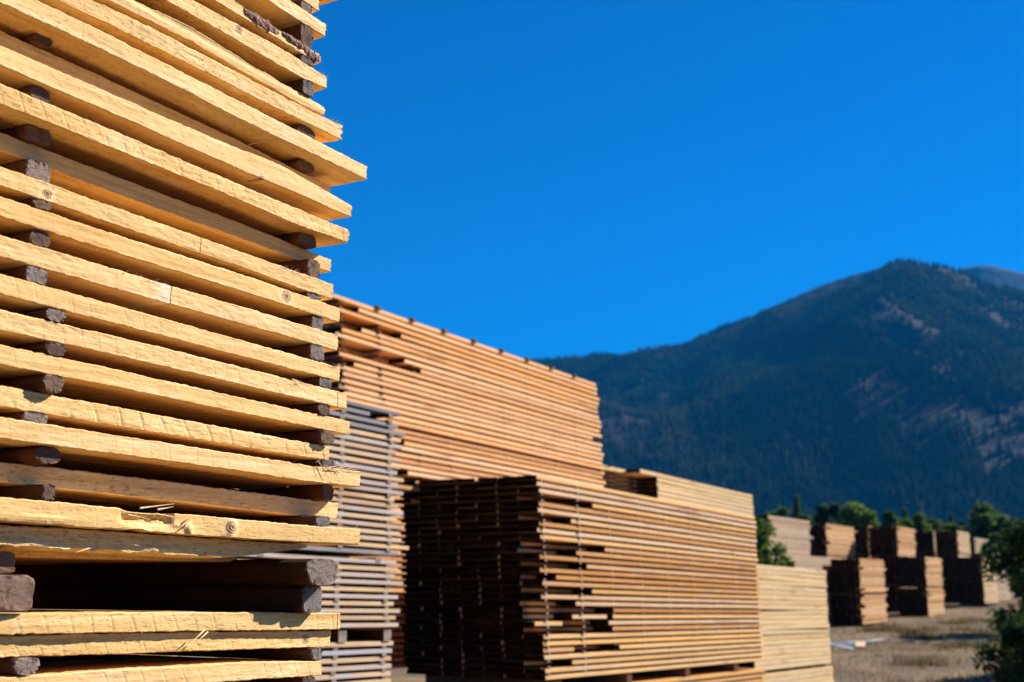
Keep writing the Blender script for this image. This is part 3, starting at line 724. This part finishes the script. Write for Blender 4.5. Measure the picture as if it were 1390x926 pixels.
# big back stack
TB = tplane(462, 10.75)
sB, zB = onface(458, 400, TB)
LB = onface(812, 540, TB)[0]-sB
stB = [.05+k*(LB-.1)/9 for k in range(10)]
def lb(a): return [(a, LB)]
segB = {0:[(0,LB)], 1:lb(.30), 3:lb(.95), 4:lb(.35), 7:lb(1.0), 8:lb(1.25), 10:lb(.2), 20:lb(.5), 21:lb(.9), 23:lb(.4), 24:lb(.7), 26:lb(.9), 27:lb(1.3), 6:[(0,LB)], 12:[(0,LB-.25)]}
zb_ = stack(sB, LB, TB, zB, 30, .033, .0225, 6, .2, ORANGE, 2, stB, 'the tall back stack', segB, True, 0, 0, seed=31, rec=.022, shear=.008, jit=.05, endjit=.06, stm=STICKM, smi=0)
stack(sB+.24, LB, TB, zb_-.04, 28, .033, .0225, 6, .2, ORANGE, 2, stB, 'the tall back stack lower bundle', None, False, seed=32, smi=0)
for k, sp_ in enumerate(stB[1:-1]):           # sticks lying in the notches along the top
    s = sB+sp_; z = zB+sp_*SLOPE
    place_stick(s, TB+.012, z+.022, .05, .035, .9, STICKM, '%s dark stick end from the left along the top edge of the tall back stack' % ['first','second','third','fourth','fifth','sixth','seventh','eighth'][k], 'sticks on the top of the tall back stack')

# yellow stack behind
TY = TB
sY, zY = onface(826, 627, TY)
LY = onface(1021, 652, TY)[0]-sY
hol = 1.45
segY = {i:[(hol, LY)] for i in range(1, 6)}; segY[0] = [(.9, LY)]
stY = [.05+k*(LY-.1)/7 for k in range(8)]
stack(sY, LY, TY, zY, 14, .047, .011, 6, .2, YEL, 4, stY, 'the hollow-cornered yellow stack', segY, True, 0, 0, seed=41, rec=.008, skip=lambda i, c: (c == 1 and 0 < i < 5), stm=STICKM, smi=0)
stack(sY, LY, TY, zY-14*.058, 40, .047, .011, 6, .2, YEL, 4, stY, '', None, False, seed=42, smi=0)

# short yellow stack at the right
TR = TD-.25
sR1, zR1 = onface(1121, 775, TR)
LR = 2.9
sR = sR1-LR; zR = zR1-LR*SLOPE
stR = [.05, .8, 1.6, 2.1, 2.84]
z1 = stack(sR, LR, TR, zR, 14, .052, .006, 7, .18, YEL, 4, stR, 'the short yellow stack upper bundle', {13:[(0,LR+.03)]}, True, 0, 0, seed=51, rec=.004, jit=.015)
z2 = stack(sR, LR+.03, TR+.01, z1-.014, 7, .050, .006, 7, .18, YEL, 4, stR, 'the short yellow stack middle bundle', None, True, 0, 0, seed=52, rec=.004, jit=.015)
for sp_ in (.4, 1.3, 2.2, 2.7): strip(SREST, 1, np.array([sR+sp_, sR+sp_+.1]), TR-.02, TR-1.2, np.array([z2-.044+sp_*SLOPE]*2), np.array([z2-.013+sp_*SLOPE]*2))
stack(sR, LR+.05, TR+.02, z2-.042, 6, .050, .006, 7, .18, YEL, 4, stR, 'the short yellow stack lowest bundle', {4:[(0,1.2)]}, True, 0, 0, seed=53, rec=.004, jit=.015)
zz = z2-.042-6*.056
stack(sR, LR+.05, TR+.02, zz, 8, .044, .012, 7, .18, YEL, 4, stR, '', None, False, seed=54)

o = link('inner_boards', mesh('inner_boards', REST['V'], REST['F'], RESTM, REST['M'])); setp(o, 'inner and lower boards filling all the lumber stacks', 'board', kind='stuff')
o = link('inner_sticks', mesh('inner_sticks', SREST['V'], SREST['F'], SRESTM, SREST['M'])); setp(o, 'remaining thin sticks separating layers of the stacks', 'spacer stick', kind='stuff')

# ------------------------------------------------------------------ ground
def gz(x, y):
    x = np.asarray(x, float); y = np.asarray(y, float)
    d = np.hypot(x, y)
    rise = .55*np.clip((y-60)/25, 0, 1)
    return rise + np.where(d < 200, .06*vn(x*.45, y*.45, 3)+.10*vn(x*.1, y*.1, 4), .0)
def groundmat():
    m, q, b = newmat('dry_ground')
    tc = q.n('ShaderNodeTexCoord').outputs['Object']
    n1 = q.noise(tc, .30, 6, .7); n2 = q.noise(tc, 1.3, 6, .72); n3 = q.noise(tc, 9., 4, .65)
    col = q.ramp(n1, [(.34, (.075,.055,.045)), (.5, (.15,.105,.07)), (.64, (.26,.17,.08))])
    col = q.mix(q.ss(n2, .5, .62, 0, .75), col, (.09,.085,.035))
    col = q.mix(q.ss(n2, .44, .32, 0, .6), col, (.30,.23,.17))
    col = q.mix(q.ss(n3, .55, .68, 0, .6), col, (.05,.038,.026))
    col = q.mix(q.ss(n3, .5, .7, 0, .4), col, (.09,.07,.05))
    far = q.ss(q.vm('LENGTH', tc), 130., 260.)
    col = q.mix(far, col, (.07,.09,.035))
    put(q, b, col=col, rough=.95, spec=.1, nrm=bump(q, q.m('ADD', n2, n3), .06, .8))
    return m
xs = np.concatenate([[-7000,-3000,-1000,-300,-100], np.linspace(-40, 80, 121), [110,200,400,1000,3000,7000]])
ys = np.concatenate([[-2000,-300,-60], np.linspace(-10, 140, 151), [170,230,400,900,2000,4000,8000]])
Xg, Yg = np.meshgrid(xs, ys, indexing='ij'); Zg = gz(Xg, Yg)
n, m_ = Xg.shape
V = np.stack([Xg, Yg, Zg], -1).reshape(-1, 3)
ii, jj = np.meshgrid(np.arange(n-1), np.arange(m_-1), indexing='ij'); p = (ii*m_+jj).ravel()
Fq = np.stack([p, p+m_, p+m_+1, p+1], -1)
setp(link('ground', mesh('ground', V, Fq, groundmat(), smooth=True)), kind='structure')

# dry grass
def blades(n, fn, hmin, hmax, wd, mat, name, label):
    V, Fc = [], []
    for k in range(n):
        x, y, sc = fn()
        z = float(gz(x, y)); a = random.uniform(0, 6.28); h = random.uniform(hmin, hmax)*sc
        dx, dy = math.cos(a)*wd*sc, math.sin(a)*wd*sc; lx, ly = random.uniform(-.5, .5)*h, random.uniform(-.5, .5)*h
        b = len(V); V += [(x-dx, y-dy, z-.01), (x+dx, y+dy, z-.01), (x+lx, y+ly, z+h)]; Fc.append((b, b+1, b+2))
    return setp(link(name, mesh(name, V, Fc, mat)), label, 'grass', kind='stuff')
GR = leafmat('dry_grass', (.13,.085,.05), (.30,.20,.10), (.20,.15,.07))
cl = [(random.uniform(5, 45), random.uniform(15, 95)) for _ in range(2600)]
cl = [c for c in cl if .22 < c[0]/c[1] < .48]
def gf():
    c = random.choice(cl); y = c[1]+random.gauss(0, .5); x = c[0]+random.gauss(0, .6)
    return x, y, random.choice([.6, 1, 1, 1.3])
blades(42000, gf, .02, .11, .013, GR, 'dry_grass', 'dry straw coloured grass and weeds on the yard')

cl2 = [(6+random.uniform(-1, 22), random.uniform(17, 62)) for _ in range(150)]
cl2 = [c for c in cl2 if c[0]/c[1] > .27 and not (26 < c[1] < 38 and c[0]/c[1] < .31)]
def wf():
    c = random.choice(cl2); return c[0]+random.gauss(0, .35), c[1]+random.gauss(0, .3), random.choice([.5, .8, 1])
WD = leafmat('yard_weeds', (.04,.04,.018), (.11,.085,.035), (.24,.165,.07))
blades(26000, wf, .10, .34, .016, WD, 'yard_weeds', 'olive and brown weed clumps scattered over the yard')

# ------------------------------------------------------------------ far lumber bundles
def bundle(xc, yref, D, Lm, Wd, z0, z1, mat, label, seed, nl=None):
    """package whose sunlit near corner is at photo column xc, depth D"""
    r = ray(xc, yref); X = r[0]/r[1]*D
    rr = random.Random(seed); V, Fc, M = [], [], []
    def box(x0, x1, y0, y1, a, c, mi):
        b = len(V); V.extend([(x, y, zz) for x in (x0, x1) for y in (y0, y1) for zz in (a, c)])
        Fc.extend([(b,b+1,b+3,b+2),(b+4,b+6,b+7,b+5),(b,b+4,b+5,b+1),(b+2,b+3,b+7,b+6),(b+1,b+5,b+7,b+3),(b,b+2,b+6,b+4)]); M.extend([mi]*6)
    nl = nl or max(4, int((z1-z0-.1)/.085)); H = (z1-z0-.09)/nl
    for k in range(nl):
        j = rr.uniform(-.05, .05); a = .09+k*H
        nb = 6; H_ = H*rr.uniform(.62, .80)
        for c in range(nb):
            jj = j+rr.uniform(-.06, .06); f = rr.uniform(-.03, .02) if c == 0 else 0
            if c == 0 and rr.random() < .13: jj += rr.uniform(.2, .9)
            box(jj, Lm+jj*.6+rr.uniform(-.05,.05), c*Wd/nb+f, (c+1)*Wd/nb-.01, a, a+H_, 0)
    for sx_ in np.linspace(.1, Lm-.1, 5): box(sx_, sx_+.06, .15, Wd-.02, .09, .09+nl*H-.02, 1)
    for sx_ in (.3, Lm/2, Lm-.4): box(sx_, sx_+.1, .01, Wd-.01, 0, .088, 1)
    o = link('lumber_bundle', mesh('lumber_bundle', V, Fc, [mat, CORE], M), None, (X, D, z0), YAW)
    return setp(o, label, 'lumber bundle', 'bundled lumber stacks at the far side of the yard')
far = [ # corner x, depth, length, width, tops (list of tier boundaries), material, descriptions bottom->top
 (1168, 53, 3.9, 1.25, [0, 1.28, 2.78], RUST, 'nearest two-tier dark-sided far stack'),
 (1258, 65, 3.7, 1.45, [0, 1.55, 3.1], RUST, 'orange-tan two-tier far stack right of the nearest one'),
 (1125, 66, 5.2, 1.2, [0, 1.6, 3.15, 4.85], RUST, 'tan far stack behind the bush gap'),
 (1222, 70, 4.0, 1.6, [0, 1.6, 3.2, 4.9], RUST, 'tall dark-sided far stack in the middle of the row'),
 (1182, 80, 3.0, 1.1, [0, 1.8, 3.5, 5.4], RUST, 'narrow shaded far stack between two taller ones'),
 (1272, 92, 3.0, 1.8, [.5, 2.2, 3.9, 5.55], YEL, 'dark far stack with a thin lit edge'),
 (1304, 84, 3.9, 1.45, [.5, 2.1, 3.7, 5.25], YEL, 'pale yellow lit tall far stack near the right'),
 (1335, 78, 4.4, 1.55, [.5, 1.9, 3.4], YEL, 'low pale yellow far stack at the right'),
 (1327, 100, 6.0, 1.2, [.5, 2.8, 5.4], PALE, 'furthest small pinkish stack at the right'),
 (1350, 92, 6.0, 1.2, [.5, 2.3, 4.0], PALE, 'low pinkish stack half hidden by the right shrub'),
]
for k, (xc, D, Lm, Wd, zs, mt, ds) in enumerate(far):
    for j in range(len(zs)-1):
        pos = ['lowest bundle', 'second bundle up', 'third bundle up'][j] if len(zs) > 3 else ['lower bundle', 'upper bundle'][j]
        if len(zs) > 3 and j == len(zs)-2: pos = 'top bundle'
        bundle(xc, 795, D+random.uniform(0, .1), Lm, Wd, zs[j], zs[j+1], mt, pos+' of the '+ds, k*10+j)
bundle(1038, 795, 47, 10.2, 1.3, 0, 1.45, PALE, 'lower pale bundle right beside the short yellow stack', 201)
bundle(1038, 795, 47.1, 10.3, 1.3, 1.45, 2.85, PALE, 'upper pale greyed bundle right beside the short yellow stack', 202)
bundle(1046, 795, 54, 5.6, 1.5, 0, 2.4, PALE, 'lower bundle of the pale far stack behind the green bush', 203)
bundle(1046, 795, 54.1, 5.7, 1.5, 2.4, 4.62, PALE, 'top pale bundle rising behind the green bush', 204)

# ------------------------------------------------------------------ scrap boards on the ground
def scrap(x, y, L, w, rz, tilt, mat, label):
    r = ray(x, y); k = -CAMH/r[2]; X, Y = k*r[0], k*r[1]
    V, Fc = [], []; n = 6
    for a in range(n+1):
        xx = L*a/n; b = .02*math.sin(a)
        for (yy, zz) in ((-w/2,0),(-w/2,.03),(w/2,.03),(w/2,0)): V.append((xx, yy, zz+.01*math.sin(a*1.3)+.012))
    for a in range(n):
        for j in range(4): Fc.append((a*4+j, a*4+4+j, a*4+4+(j+1) % 4, a*4+(j+1) % 4))
    Fc += [(0,1,2,3), (n*4+3, n*4+2, n*4+1, n*4)]
    o = link('scrap_board', mesh('scrap_board', V, Fc, mat), None, (X, Y, float(gz(X, Y))+.02), rz); o.rotation_euler = (0, -tilt, rz)
    return setp(o, label, 'scrap board', 'scrap boards lying on the ground')
SCG = flat('sun_bleached_board', (.34,.38,.44), (.52,.55,.60), 5.)
scrap(1158, 886, 2.6, .22, 2.45, .15, SCG, 'bleached blue-grey scrap board slanting beside the short yellow stack')
scrap(1166, 880, 2.1, .16, 2.3, .05, SCG, 'shorter grey scrap board lying behind the slanting one')
scrap(1150, 872, 1.6, .3, .6, .02, SCG, 'wide pale scrap piece flat behind the slanting grey board')
scrap(1168, 882, .9, .25, 1.3, .1, YEL, 'small yellow offcut next to the grey scrap boards')
scrap(1286, 873, 1.2, .2, .1, 0, SCG, 'pale flat scrap lying alone on the open ground right')
scrap(1243, 878, .8, .2, .3, 0, PALE, 'small tan offcut in the middle of the open ground')
scrap(1288, 826, 3.2, .5, .05, 0, SCG, 'long light board on the ground before the tall yellow far stack')
scrap(1215, 853, 1.2, .3, .4, 0, RUST, 'dark rusty offcut at the foot of the nearest far stack')
scrap(1222, 855, .8, .3, 2.4, 0, CORE, 'blackish scrap block near the foot of the orange-tan far stack')

# ------------------------------------------------------------------ trees, bushes
def tube(V, Fc, P, R, n=7):
    b = len(V); P = [Vector(p) for p in P]
    for k, p in enumerate(P):
        d = (P[min(k+1, len(P)-1)]-P[max(k-1, 0)]).normalized()
        u = d.cross(Vector((.3, 1, .1))).normalized(); v = d.cross(u)
        for j in range(n):
            a = 2*math.pi*j/n; V.append(tuple(p+(u*math.cos(a)+v*math.sin(a))*R[k]))
    for k in range(len(P)-1):
        for j in range(n): Fc.append((b+k*n+j, b+k*n+(j+1) % n, b+(k+1)*n+(j+1) % n, b+(k+1)*n+j))
def leaf(V, Fc, c, sz, rr):
    a = Vector((rr.gauss(0,1), rr.gauss(0,1), rr.gauss(0,.7))).normalized(); u = a.cross(Vector((rr.gauss(0,1), rr.gauss(0,1), rr.gauss(0,1)))).normalized()
    c = Vector(c); b = len(V); k = sz*rr.uniform(.6, 1.2)
    V += [tuple(c-a*k), tuple(c+u*k*.45), tuple(c+a*k), tuple(c-u*k*.45)]; Fc.append((b, b+1, b+2, b+3))
def broadleaf(name, loc, H, Wd, leafsz, nleaf, mat, label, seed, group=None, lowest=.15, cat='tree'):
    rr = random.Random(seed); root = link(name, None, None, loc)
    setp(root, label, cat, group)
    V, Fc = [], []; tips = []
    trunk = [(0,0,-.1), (rr.gauss(0,.03)*H, rr.gauss(0,.03)*H, H*.35), (rr.gauss(0,.05)*H, rr.gauss(0,.05)*H, H*.75)]
    tube(V, Fc, trunk, [H*.028, H*.02, H*.008])
    for k in range(12):
        u = rr.uniform(lowest, .95); z0 = H*.7*u; a = rr.uniform(0, 6.28); l = Wd*.5*rr.uniform(.4, .95)*math.sin(min(1, .35+u*.8)*2.6)
        l = abs(l)+.1*Wd
        tip = (math.cos(a)*l, math.sin(a)*l, min(H*.94, z0+H*rr.uniform(.1, .28)))
        tube(V, Fc, [(0,0,z0), (tip[0]*.5, tip[1]*.5, z0+(tip[2]-z0)*.4), tip], [H*.011, H*.007, H*.003], 5); tips.append(tip)
    tips.append((0, 0, H*.9))
    for _ in range(10):
        a = rr.uniform(0, 6.28); u = rr.random()
        tips.append((math.cos(a)*Wd*.38*u, math.sin(a)*Wd*.38*u, H*(rr.uniform(lowest+.1, .85))))
    link('trunk', mesh('trunk', V, Fc, TRUNK), root)
    V, Fc = [], []
    cl = [(t, rr.uniform(.10, .2)*min(Wd, H)) for t in tips]
    for k in range(nleaf):
        t, r0 = rr.choice(cl)
        d = Vector((rr.gauss(0,1), rr.gauss(0,1), rr.gauss(0,.8))).normalized()*r0*rr.uniform(.35, 1.15)
        c = Vector(t)+d
        if c.z < .02*H: continue
        leaf(V, Fc, c, leafsz, rr)
    link('crown', mesh('crown', V, Fc, mat), root)
    return root
def conifer(loc, H, Wd, mat, label, seed, group=None):
    rr = random.Random(seed); root = link('conifer_tree', None, None, loc); setp(root, label, 'tree', group)
    V, Fc = [], []; tube(V, Fc, [(0,0,-.1),(0,0,H*.5),(0,0,H*.98)], [H*.02, H*.012, .02]); link('trunk', mesh('trunk', V, Fc, TRUNK), root)
    V, Fc = [], []
    for k in range(1100):
        u = rr.random()**.8; z = H*(.08+.92*u); r0 = Wd*.5*(1-u)*(.75+.25*math.sin(u*40+rr.random()))*rr.uniform(.2, 1.)+.04
        a = rr.uniform(0, 6.28); leaf(V, Fc, (math.cos(a)*r0, math.sin(a)*r0, z-r0*.25), .14*H/6*1.3, rr)
    link('crown', mesh('crown', V, Fc, mat), root); return root
TRUNK = flat('bark_brown', (.07,.05,.035), (.13,.10,.07), 20.)
LF1 = leafmat('leaves_fresh', (.05,.10,.015), (.10,.18,.028), (.18,.27,.05))
LF2 = leafmat('leaves_mid', (.035,.075,.018), (.065,.12,.03), (.11,.18,.045))
LF3 = leafmat('leaves_dark', (.018,.042,.014), (.034,.068,.022), (.06,.105,.035))
tg = 'trees along the far edge of the yard'
# (x, top y, width px, depth, kind, label)
trees = [
 (1063, 682, 34, 120, 0, 'bright green rounded tree showing left of the dark conifer tip'),
 (1040, 692, 26, 125, 1, 'darker small tree just behind the green bush top'),
 (1081, 674, 16, 150, 9, 'narrow dark conifer tip above the pale far stack'),
 (1116, 679, 42, 118, 2, 'dark rounded tree above the tan far stack'),
 (1090, 694, 26, 112, 1, 'small mid green tree between conifer tip and dark rounded tree'),
 (1160, 680, 50, 115, 0, 'broad bright green tree in the middle of the tree row'),
 (1187, 694, 20, 135, 9, 'dark pointed conifer right of the broad bright green tree'),
 (1205, 688, 36, 120, 1, 'mid green tree above the narrow shaded far stack'),
 (1228, 692, 18, 140, 9, 'slim dark conifer above the tall dark-sided far stack'),
 (1246, 692, 34, 118, 0, 'fresh green tree right of the slim dark conifer'),
 (1268, 706, 34, 122, 2, 'low dark tree above the thin-lit far stack'),
 (1290, 698, 26, 130, 9, 'broad dark conifer left of the largest far tree'),
 (1333, 682, 66, 112, 1, 'largest far tree, wide and green, near the right edge'),
 (1306, 704, 30, 125, 2, 'small dark tree tucked against the largest far tree'),
 (1372, 706, 56, 105, 2, 'dark wide tree just left of the right photo edge'),
 (1352, 722, 36, 100, 1, 'low green tree in front of the largest far tree'),
 (1400, 696, 50, 108, 1, 'green tree cut by the right photo edge'),
 (1138, 692, 34, 124, 1, 'mid green tree filling the gap left of the broad bright green tree'),
 (1178, 698, 30, 122, 0, 'small bright green tree close right of the broad bright green one'),
 (1218, 699, 34, 124, 0, 'light green tree between the slim dark conifer and its left neighbour'),
 (1262, 700, 30, 128, 1, 'mid green tree right of the fresh green tree'),
 (1278, 707, 34, 126, 0, 'low bright green tree left of the broad dark conifer'),
 (1298, 709, 34, 120, 1, 'low mid green tree right of the broad dark conifer'),
 (1353, 694, 44, 118, 0, 'light green tree leaning on the right of the largest far tree'),
 (1104, 698, 30, 126, 0, 'small light green tree peeping over the tan far stack'),
 (1052, 696, 26, 122, 0, 'small light green tree right behind the green bush'),
]
for k, (x, yt, wp, D, kd, lbl) in enumerate(trees):
    g = .55; P = atdepth(x, yt, D); H = P[2]-g; Wd = wp*D/F*1.32
    if kd == 9: conifer((P[0], D, g), H, max(Wd*2.0, 4.6), LF2, lbl, 300+k, tg)
    else: broadleaf('broadleaf_tree', (P[0], D, g), H, Wd, .34, 5200, [LF1, LF2, LF3][kd], lbl, 300+k, tg, .1)
# bush between the stacks
P = atdepth(1040, 700, 24)
broadleaf('bush', (P[0], 24, 0), P[2]+.02, .95, .055, 3000, LF1, 'leafy green bush rising behind the short yellow stack', 401, None, .2, 'bush')
P = atdepth(1030, 686, 23.5)
broadleaf('bush_sapling', (P[0], 23.5, 0), P[2], .5, .05, 1300, LF1, 'slender sapling poking above the green bush against the mountain', 402, None, .45, 'sapling')
# dark shrub at the right edge, and the mass beside it that is only half in frame
P = atdepth(1418, 690, 17.5)
broadleaf('shrub', (P[0], 17.5, -.05), P[2]+.05, 1.6, .05, 12000, LF3, 'tall dark green shrub cut by the right photo edge', 403, 'shrubs at the right edge', .02, 'shrub')
P = atdepth(1412, 800, 16.5)
broadleaf('shrub', (P[0], 16.5, -.05), 2.0, 1.3, .05, 8000, LF3, 'low dark shrub in front of the tall one at the right edge', 404, 'shrubs at the right edge', .02, 'shrub')
P = atdepth(1402, 740, 24)
broadleaf('shrub', (P[0], 24, 0), 2.5, 1.5, .07, 6000, LF2, 'mid green shrub behind the tall dark one at the right edge', 405, 'shrubs at the right edge', .02, 'shrub')
# unseen tree beyond the right edge whose shadow falls across the ground
broadleaf('broadleaf_tree', (23.2, 46.6, 0), 8.6, 5., .2, 6000, LF2, 'yard tree standing far outside the right photo edge', 406, None, .35)
broadleaf('broadleaf_tree', (14., 26., 0), 5.2, 3.4, .12, 6000, LF2, 'small yard tree standing outside the right photo edge', 407, None, .3)

# ------------------------------------------------------------------ mountain (heightfield between 1.3 and 6 km)
skyl = [(300,520),(500,502),(640,491),(740,483),(810,479.5),(880,474),(918,469),(934,465),(941,460),(950,452.5),(983,436.6),(1021,423.5),(1067,402.5),(1114,382),(1161,367),(1189,360.5),(1217,358.5),(1245,358),
        (1268,360),(1292,366),(1320,375),(1350,387),(1390,397),(1500,425),(1700,480),(2200,600)]
sk2 = [(755,484),(850,478),(930,480),(1100,480),(1230,380),(1270,370),(1300,356),(1330,349.5),(1350,350.5),(1390,361),(1500,395),(1700,450),(2200,560)]
def elev(x, tab):
    y = np.interp(x, [a for a, _ in tab], [b for _, b in tab])
    u = (x-CX); v = (CY-y)
    return (F*sp+v*cp)/np.hypot(u, F*cp-v*sp), np.arctan2(u, F*cp-v*sp)
xp = np.linspace(250, 2200, 560)
el, az = elev(xp, skyl); el2, _ = elev(xp, sk2)
NR = 190; R = np.linspace(1250, 5200, NR)
A = az[:, None]*np.ones(NR)[None, :]; RR = np.ones(len(az))[:, None]*R[None, :]
crest = 3300+250*vn(az*6, az*0, 5)
u = (RR-1350)/(crest[:, None]-1350)
prof = np.clip(u, 0, None)
shape = np.where(u < 1, np.clip(1-(1-np.clip(u, 0, 1))**1.55, 0, 1), np.clip(1-.35*(u-1), 0, 1))
Hc = (el*crest)[:, None]
gx = RR*np.sin(A); gy = RR*np.cos(A)
rid = 1-np.abs(fbm(gx/420+fbm(gx/900, gy/900, 8)*.8, gy/900, 21, 5))*2.0
nz = (rid-.45)*95 + fbm(gx/130, gy/170, 33, 4)*26
env = np.clip(u*1.6, 0, 1)*np.clip((1.0-u)*3.2, 0.03, 1)
H = Hc*shape + nz*env
H = np.where(u >= 1, np.minimum(H, Hc-(u-1)*450+0), H)
ratio = np.max(np.where(u > .3, (H+9)/RR, 0), 1)
kk = el/np.maximum(ratio, 1e-4); H = H*(1+(kk[:, None]-1)*np.clip(u*1.4, 0, 1))
# second, farther summit
c2 = 4600; g2 = np.clip(1-np.abs(RR-c2)/1100, 0, 1)**.8*(el2*c2)[:, None]
H = np.maximum(H, g2-20+fbm(gx/300, gy/300, 44, 3)*6)
H = np.where(u < 0, 0, H)-2
Vm = np.stack([gx, gy, H+CAMH], -1).reshape(-1, 3)
n = len(az); ii, jj = np.meshgrid(np.arange(n-1), np.arange(NR-1), indexing='ij'); p = (ii*NR+jj).ravel()
Fm = np.stack([p, p+NR, p+NR+1, p+1], -1)
def mountmat():
    m, q, b = newmat('mountain_ground')
    tc = q.n('ShaderNodeTexCoord').outputs['Object']
    n1 = q.noise(q.scale(tc, (1., .6, .6)), .0045, 5, .6); n2 = q.noise(tc, .02, 5, .65)
    col = q.mix(q.ss(n1, .45, .62), (.008,.016,.014), (.020,.018,.022))
    col = q.mix(q.ss(n2, .5, .68, 0, .7), col, (.034,.027,.033))
    put(q, b, col=col, rough=.95, spec=.05, nrm=bump(q, n2, 12., .8))
    return m
setp(link('mountain', mesh('mountain', Vm, Fm, mountmat(), smooth=True)), kind='structure')
# forest on it: one mass of conifers
nt_ = 230000
ai = RNG.uniform(0, n-1.001, nt_); ri = RNG.uniform(0, 1, nt_)**1.15*(NR-1.001)
def samp(Am, a, r):
    i = a.astype(int); j = r.astype(int); fa = a-i; fr = r-j
    return (Am[i, j]*(1-fa)+Am[i+1, j]*fa)*(1-fr)+(Am[i, j+1]*(1-fa)+Am[i+1, j+1]*fa)*fr
tx, ty, tz, tu = samp(gx, ai, ri), samp(gy, ai, ri), samp(H, ai, ri)+CAMH, samp(u, ai, ri)
bare = fbm(tx/90, ty/260, 61, 4)*.9+.25*vn(tx/400, ty/500, 77)*(tu < .7)
thr = .36-.22*np.exp(-((tu-.30)/.17)**2) + (tu > .85)*.1
keep = ((bare < thr+RNG.uniform(-.06, .06, nt_)) | (RNG.random(nt_) < np.where(tu < .5, .14, .34))) & (tu > .01) & (tu < 1.12) & (tx/ty > -.15)
summit = (tu > .9) & (tx/ty > .22) & (tx/ty < .42) & (RNG.random(nt_) < .15)
keep &= ~summit
tx, ty, tz, tu = tx[keep], ty[keep], tz[keep], tu[keep]; nt_ = len(tx)
hh = RNG.uniform(8, 17, nt_)*np.where(tu > .85, .6, 1); hh = hh*np.where(tu > .78, .45, 1.); wr = hh*RNG.uniform(.16, .26, nt_)
ang = RNG.uniform(0, 6.28, nt_)
VV = np.zeros((nt_, 6, 3))
for k in range(5):
    a = ang+k*2*math.pi/5
    VV[:, k] = np.stack([tx+np.cos(a)*wr, ty+np.sin(a)*wr, tz-1.5], -1)
VV[:, 5] = np.stack([tx, ty, tz+hh], -1)
me = bpy.data.meshes.new('mountain_forest')
me.vertices.add(nt_*6); me.vertices.foreach_set('co', VV.reshape(-1))
base = (np.arange(nt_)*6)[:, None, None]
tri = np.array([[k, (k+1) % 5, 5] for k in range(5)])[None]
tr = (base+tri).reshape(-1)
me.loops.add(len(tr)); me.loops.foreach_set('vertex_index', tr.astype(np.int32))
me.polygons.add(nt_*5); me.polygons.foreach_set('loop_start', np.arange(0, nt_*15, 3, dtype=np.int32))
me.update(calc_edges=True)
FOR = forestmat()
me.materials.append(FOR)
setp(link('mountain_forest', me), 'dark conifer forest covering the mountain slope', 'forest', kind='stuff')

# ------------------------------------------------------------------ haze
HZ = 0.000062
hx0, hx1, hy0, hy1, hz0, hz1 = -2600, 6200, -60, 6000, -6, 1500
V = [(x, y, z) for x in (hx0, hx1) for y in (hy0, hy1) for z in (hz0, hz1)]
hm = bpy.data.materials.new('haze_air'); hm.use_nodes = True; hm.node_tree.nodes.clear(); q = NT(hm.node_tree)
pv = q.n('ShaderNodeVolumePrincipled', {'Color':(.02,.38,1.,1), 'Density':HZ, 'Anisotropy':.0}); oo = q.n('ShaderNodeOutputMaterial'); hm.node_tree.links.new(pv.outputs[0], oo.inputs['Volume'])
HAZE = setp(link('haze', mesh('haze', V, [(0,1,3,2),(4,6,7,5),(0,4,5,1),(2,3,7,6),(1,5,7,3),(0,2,6,4)], hm)), 'thin blue air between the yard and the mountain', 'haze', kind='stuff')

# ------------------------------------------------------------------ sun, sky, camera
a_, b_, c_ = 1.4, .67, 1.0
SL = Vector((a_*DX+b_*NX, a_*DY+b_*NY, c_)).normalized()
el_ = math.asin(SL.z); azs = math.atan2(SL.x, SL.y)
sun = bpy.data.lights.new('sun', 'SUN'); sun.energy = 5.0; sun.angle = math.radians(.53); sun.color = (1., .93, .83)
so = bpy.data.objects.new('sun', sun); COL.objects.link(so); so.rotation_euler = SL.to_track_quat('Z', 'Y').to_euler(); so.location = (20, 10, 40)
w = bpy.data.worlds.new('World'); S.world = w; w.use_nodes = True; w.node_tree.nodes.clear(); q = NT(w.node_tree)
sky = q.n('ShaderNodeTexSky', sky_type='NISHITA'); sky.sun_disc = False; sky.sun_elevation = el_; sky.sun_rotation = azs
sky.air_density = 1.0; sky.dust_density = .15; sky.ozone_density = 3.0; sky.altitude = 700
tint = q.mix(1., sky.outputs[0], (.0, .455, .96), 'MULTIPLY')
bg = q.n('ShaderNodeBackground', {'Strength':.05}); q.nt.links.new(tint, bg.inputs[0])
ow = q.n('ShaderNodeOutputWorld'); q.nt.links.new(bg.outputs[0], ow.inputs[0])
cam = bpy.data.cameras.new('camera'); cam.sensor_width = 36; cam.lens = 36*F/1390; cam.clip_start = .05; cam.clip_end = 20000
cam.dof.use_dof = True; cam.dof.focus_distance = 2.72; cam.dof.aperture_fstop = 4.7
co = bpy.data.objects.new('camera', cam); COL.objects.link(co); co.location = (0, 0, CAMH); co.rotation_euler = (math.pi/2+PITCH, 0, 0)
S.camera = co
S.view_settings.view_transform = 'Standard'; S.view_settings.look = 'None'; S.view_settings.exposure = 1.28; S.view_settings.gamma = 1
S.cycles.use_denoising = True
S.cycles.max_bounces = 9; S.cycles.diffuse_bounces = 7; S.cycles.volume_bounces = 0; S.cycles.transparent_max_bounces = 8
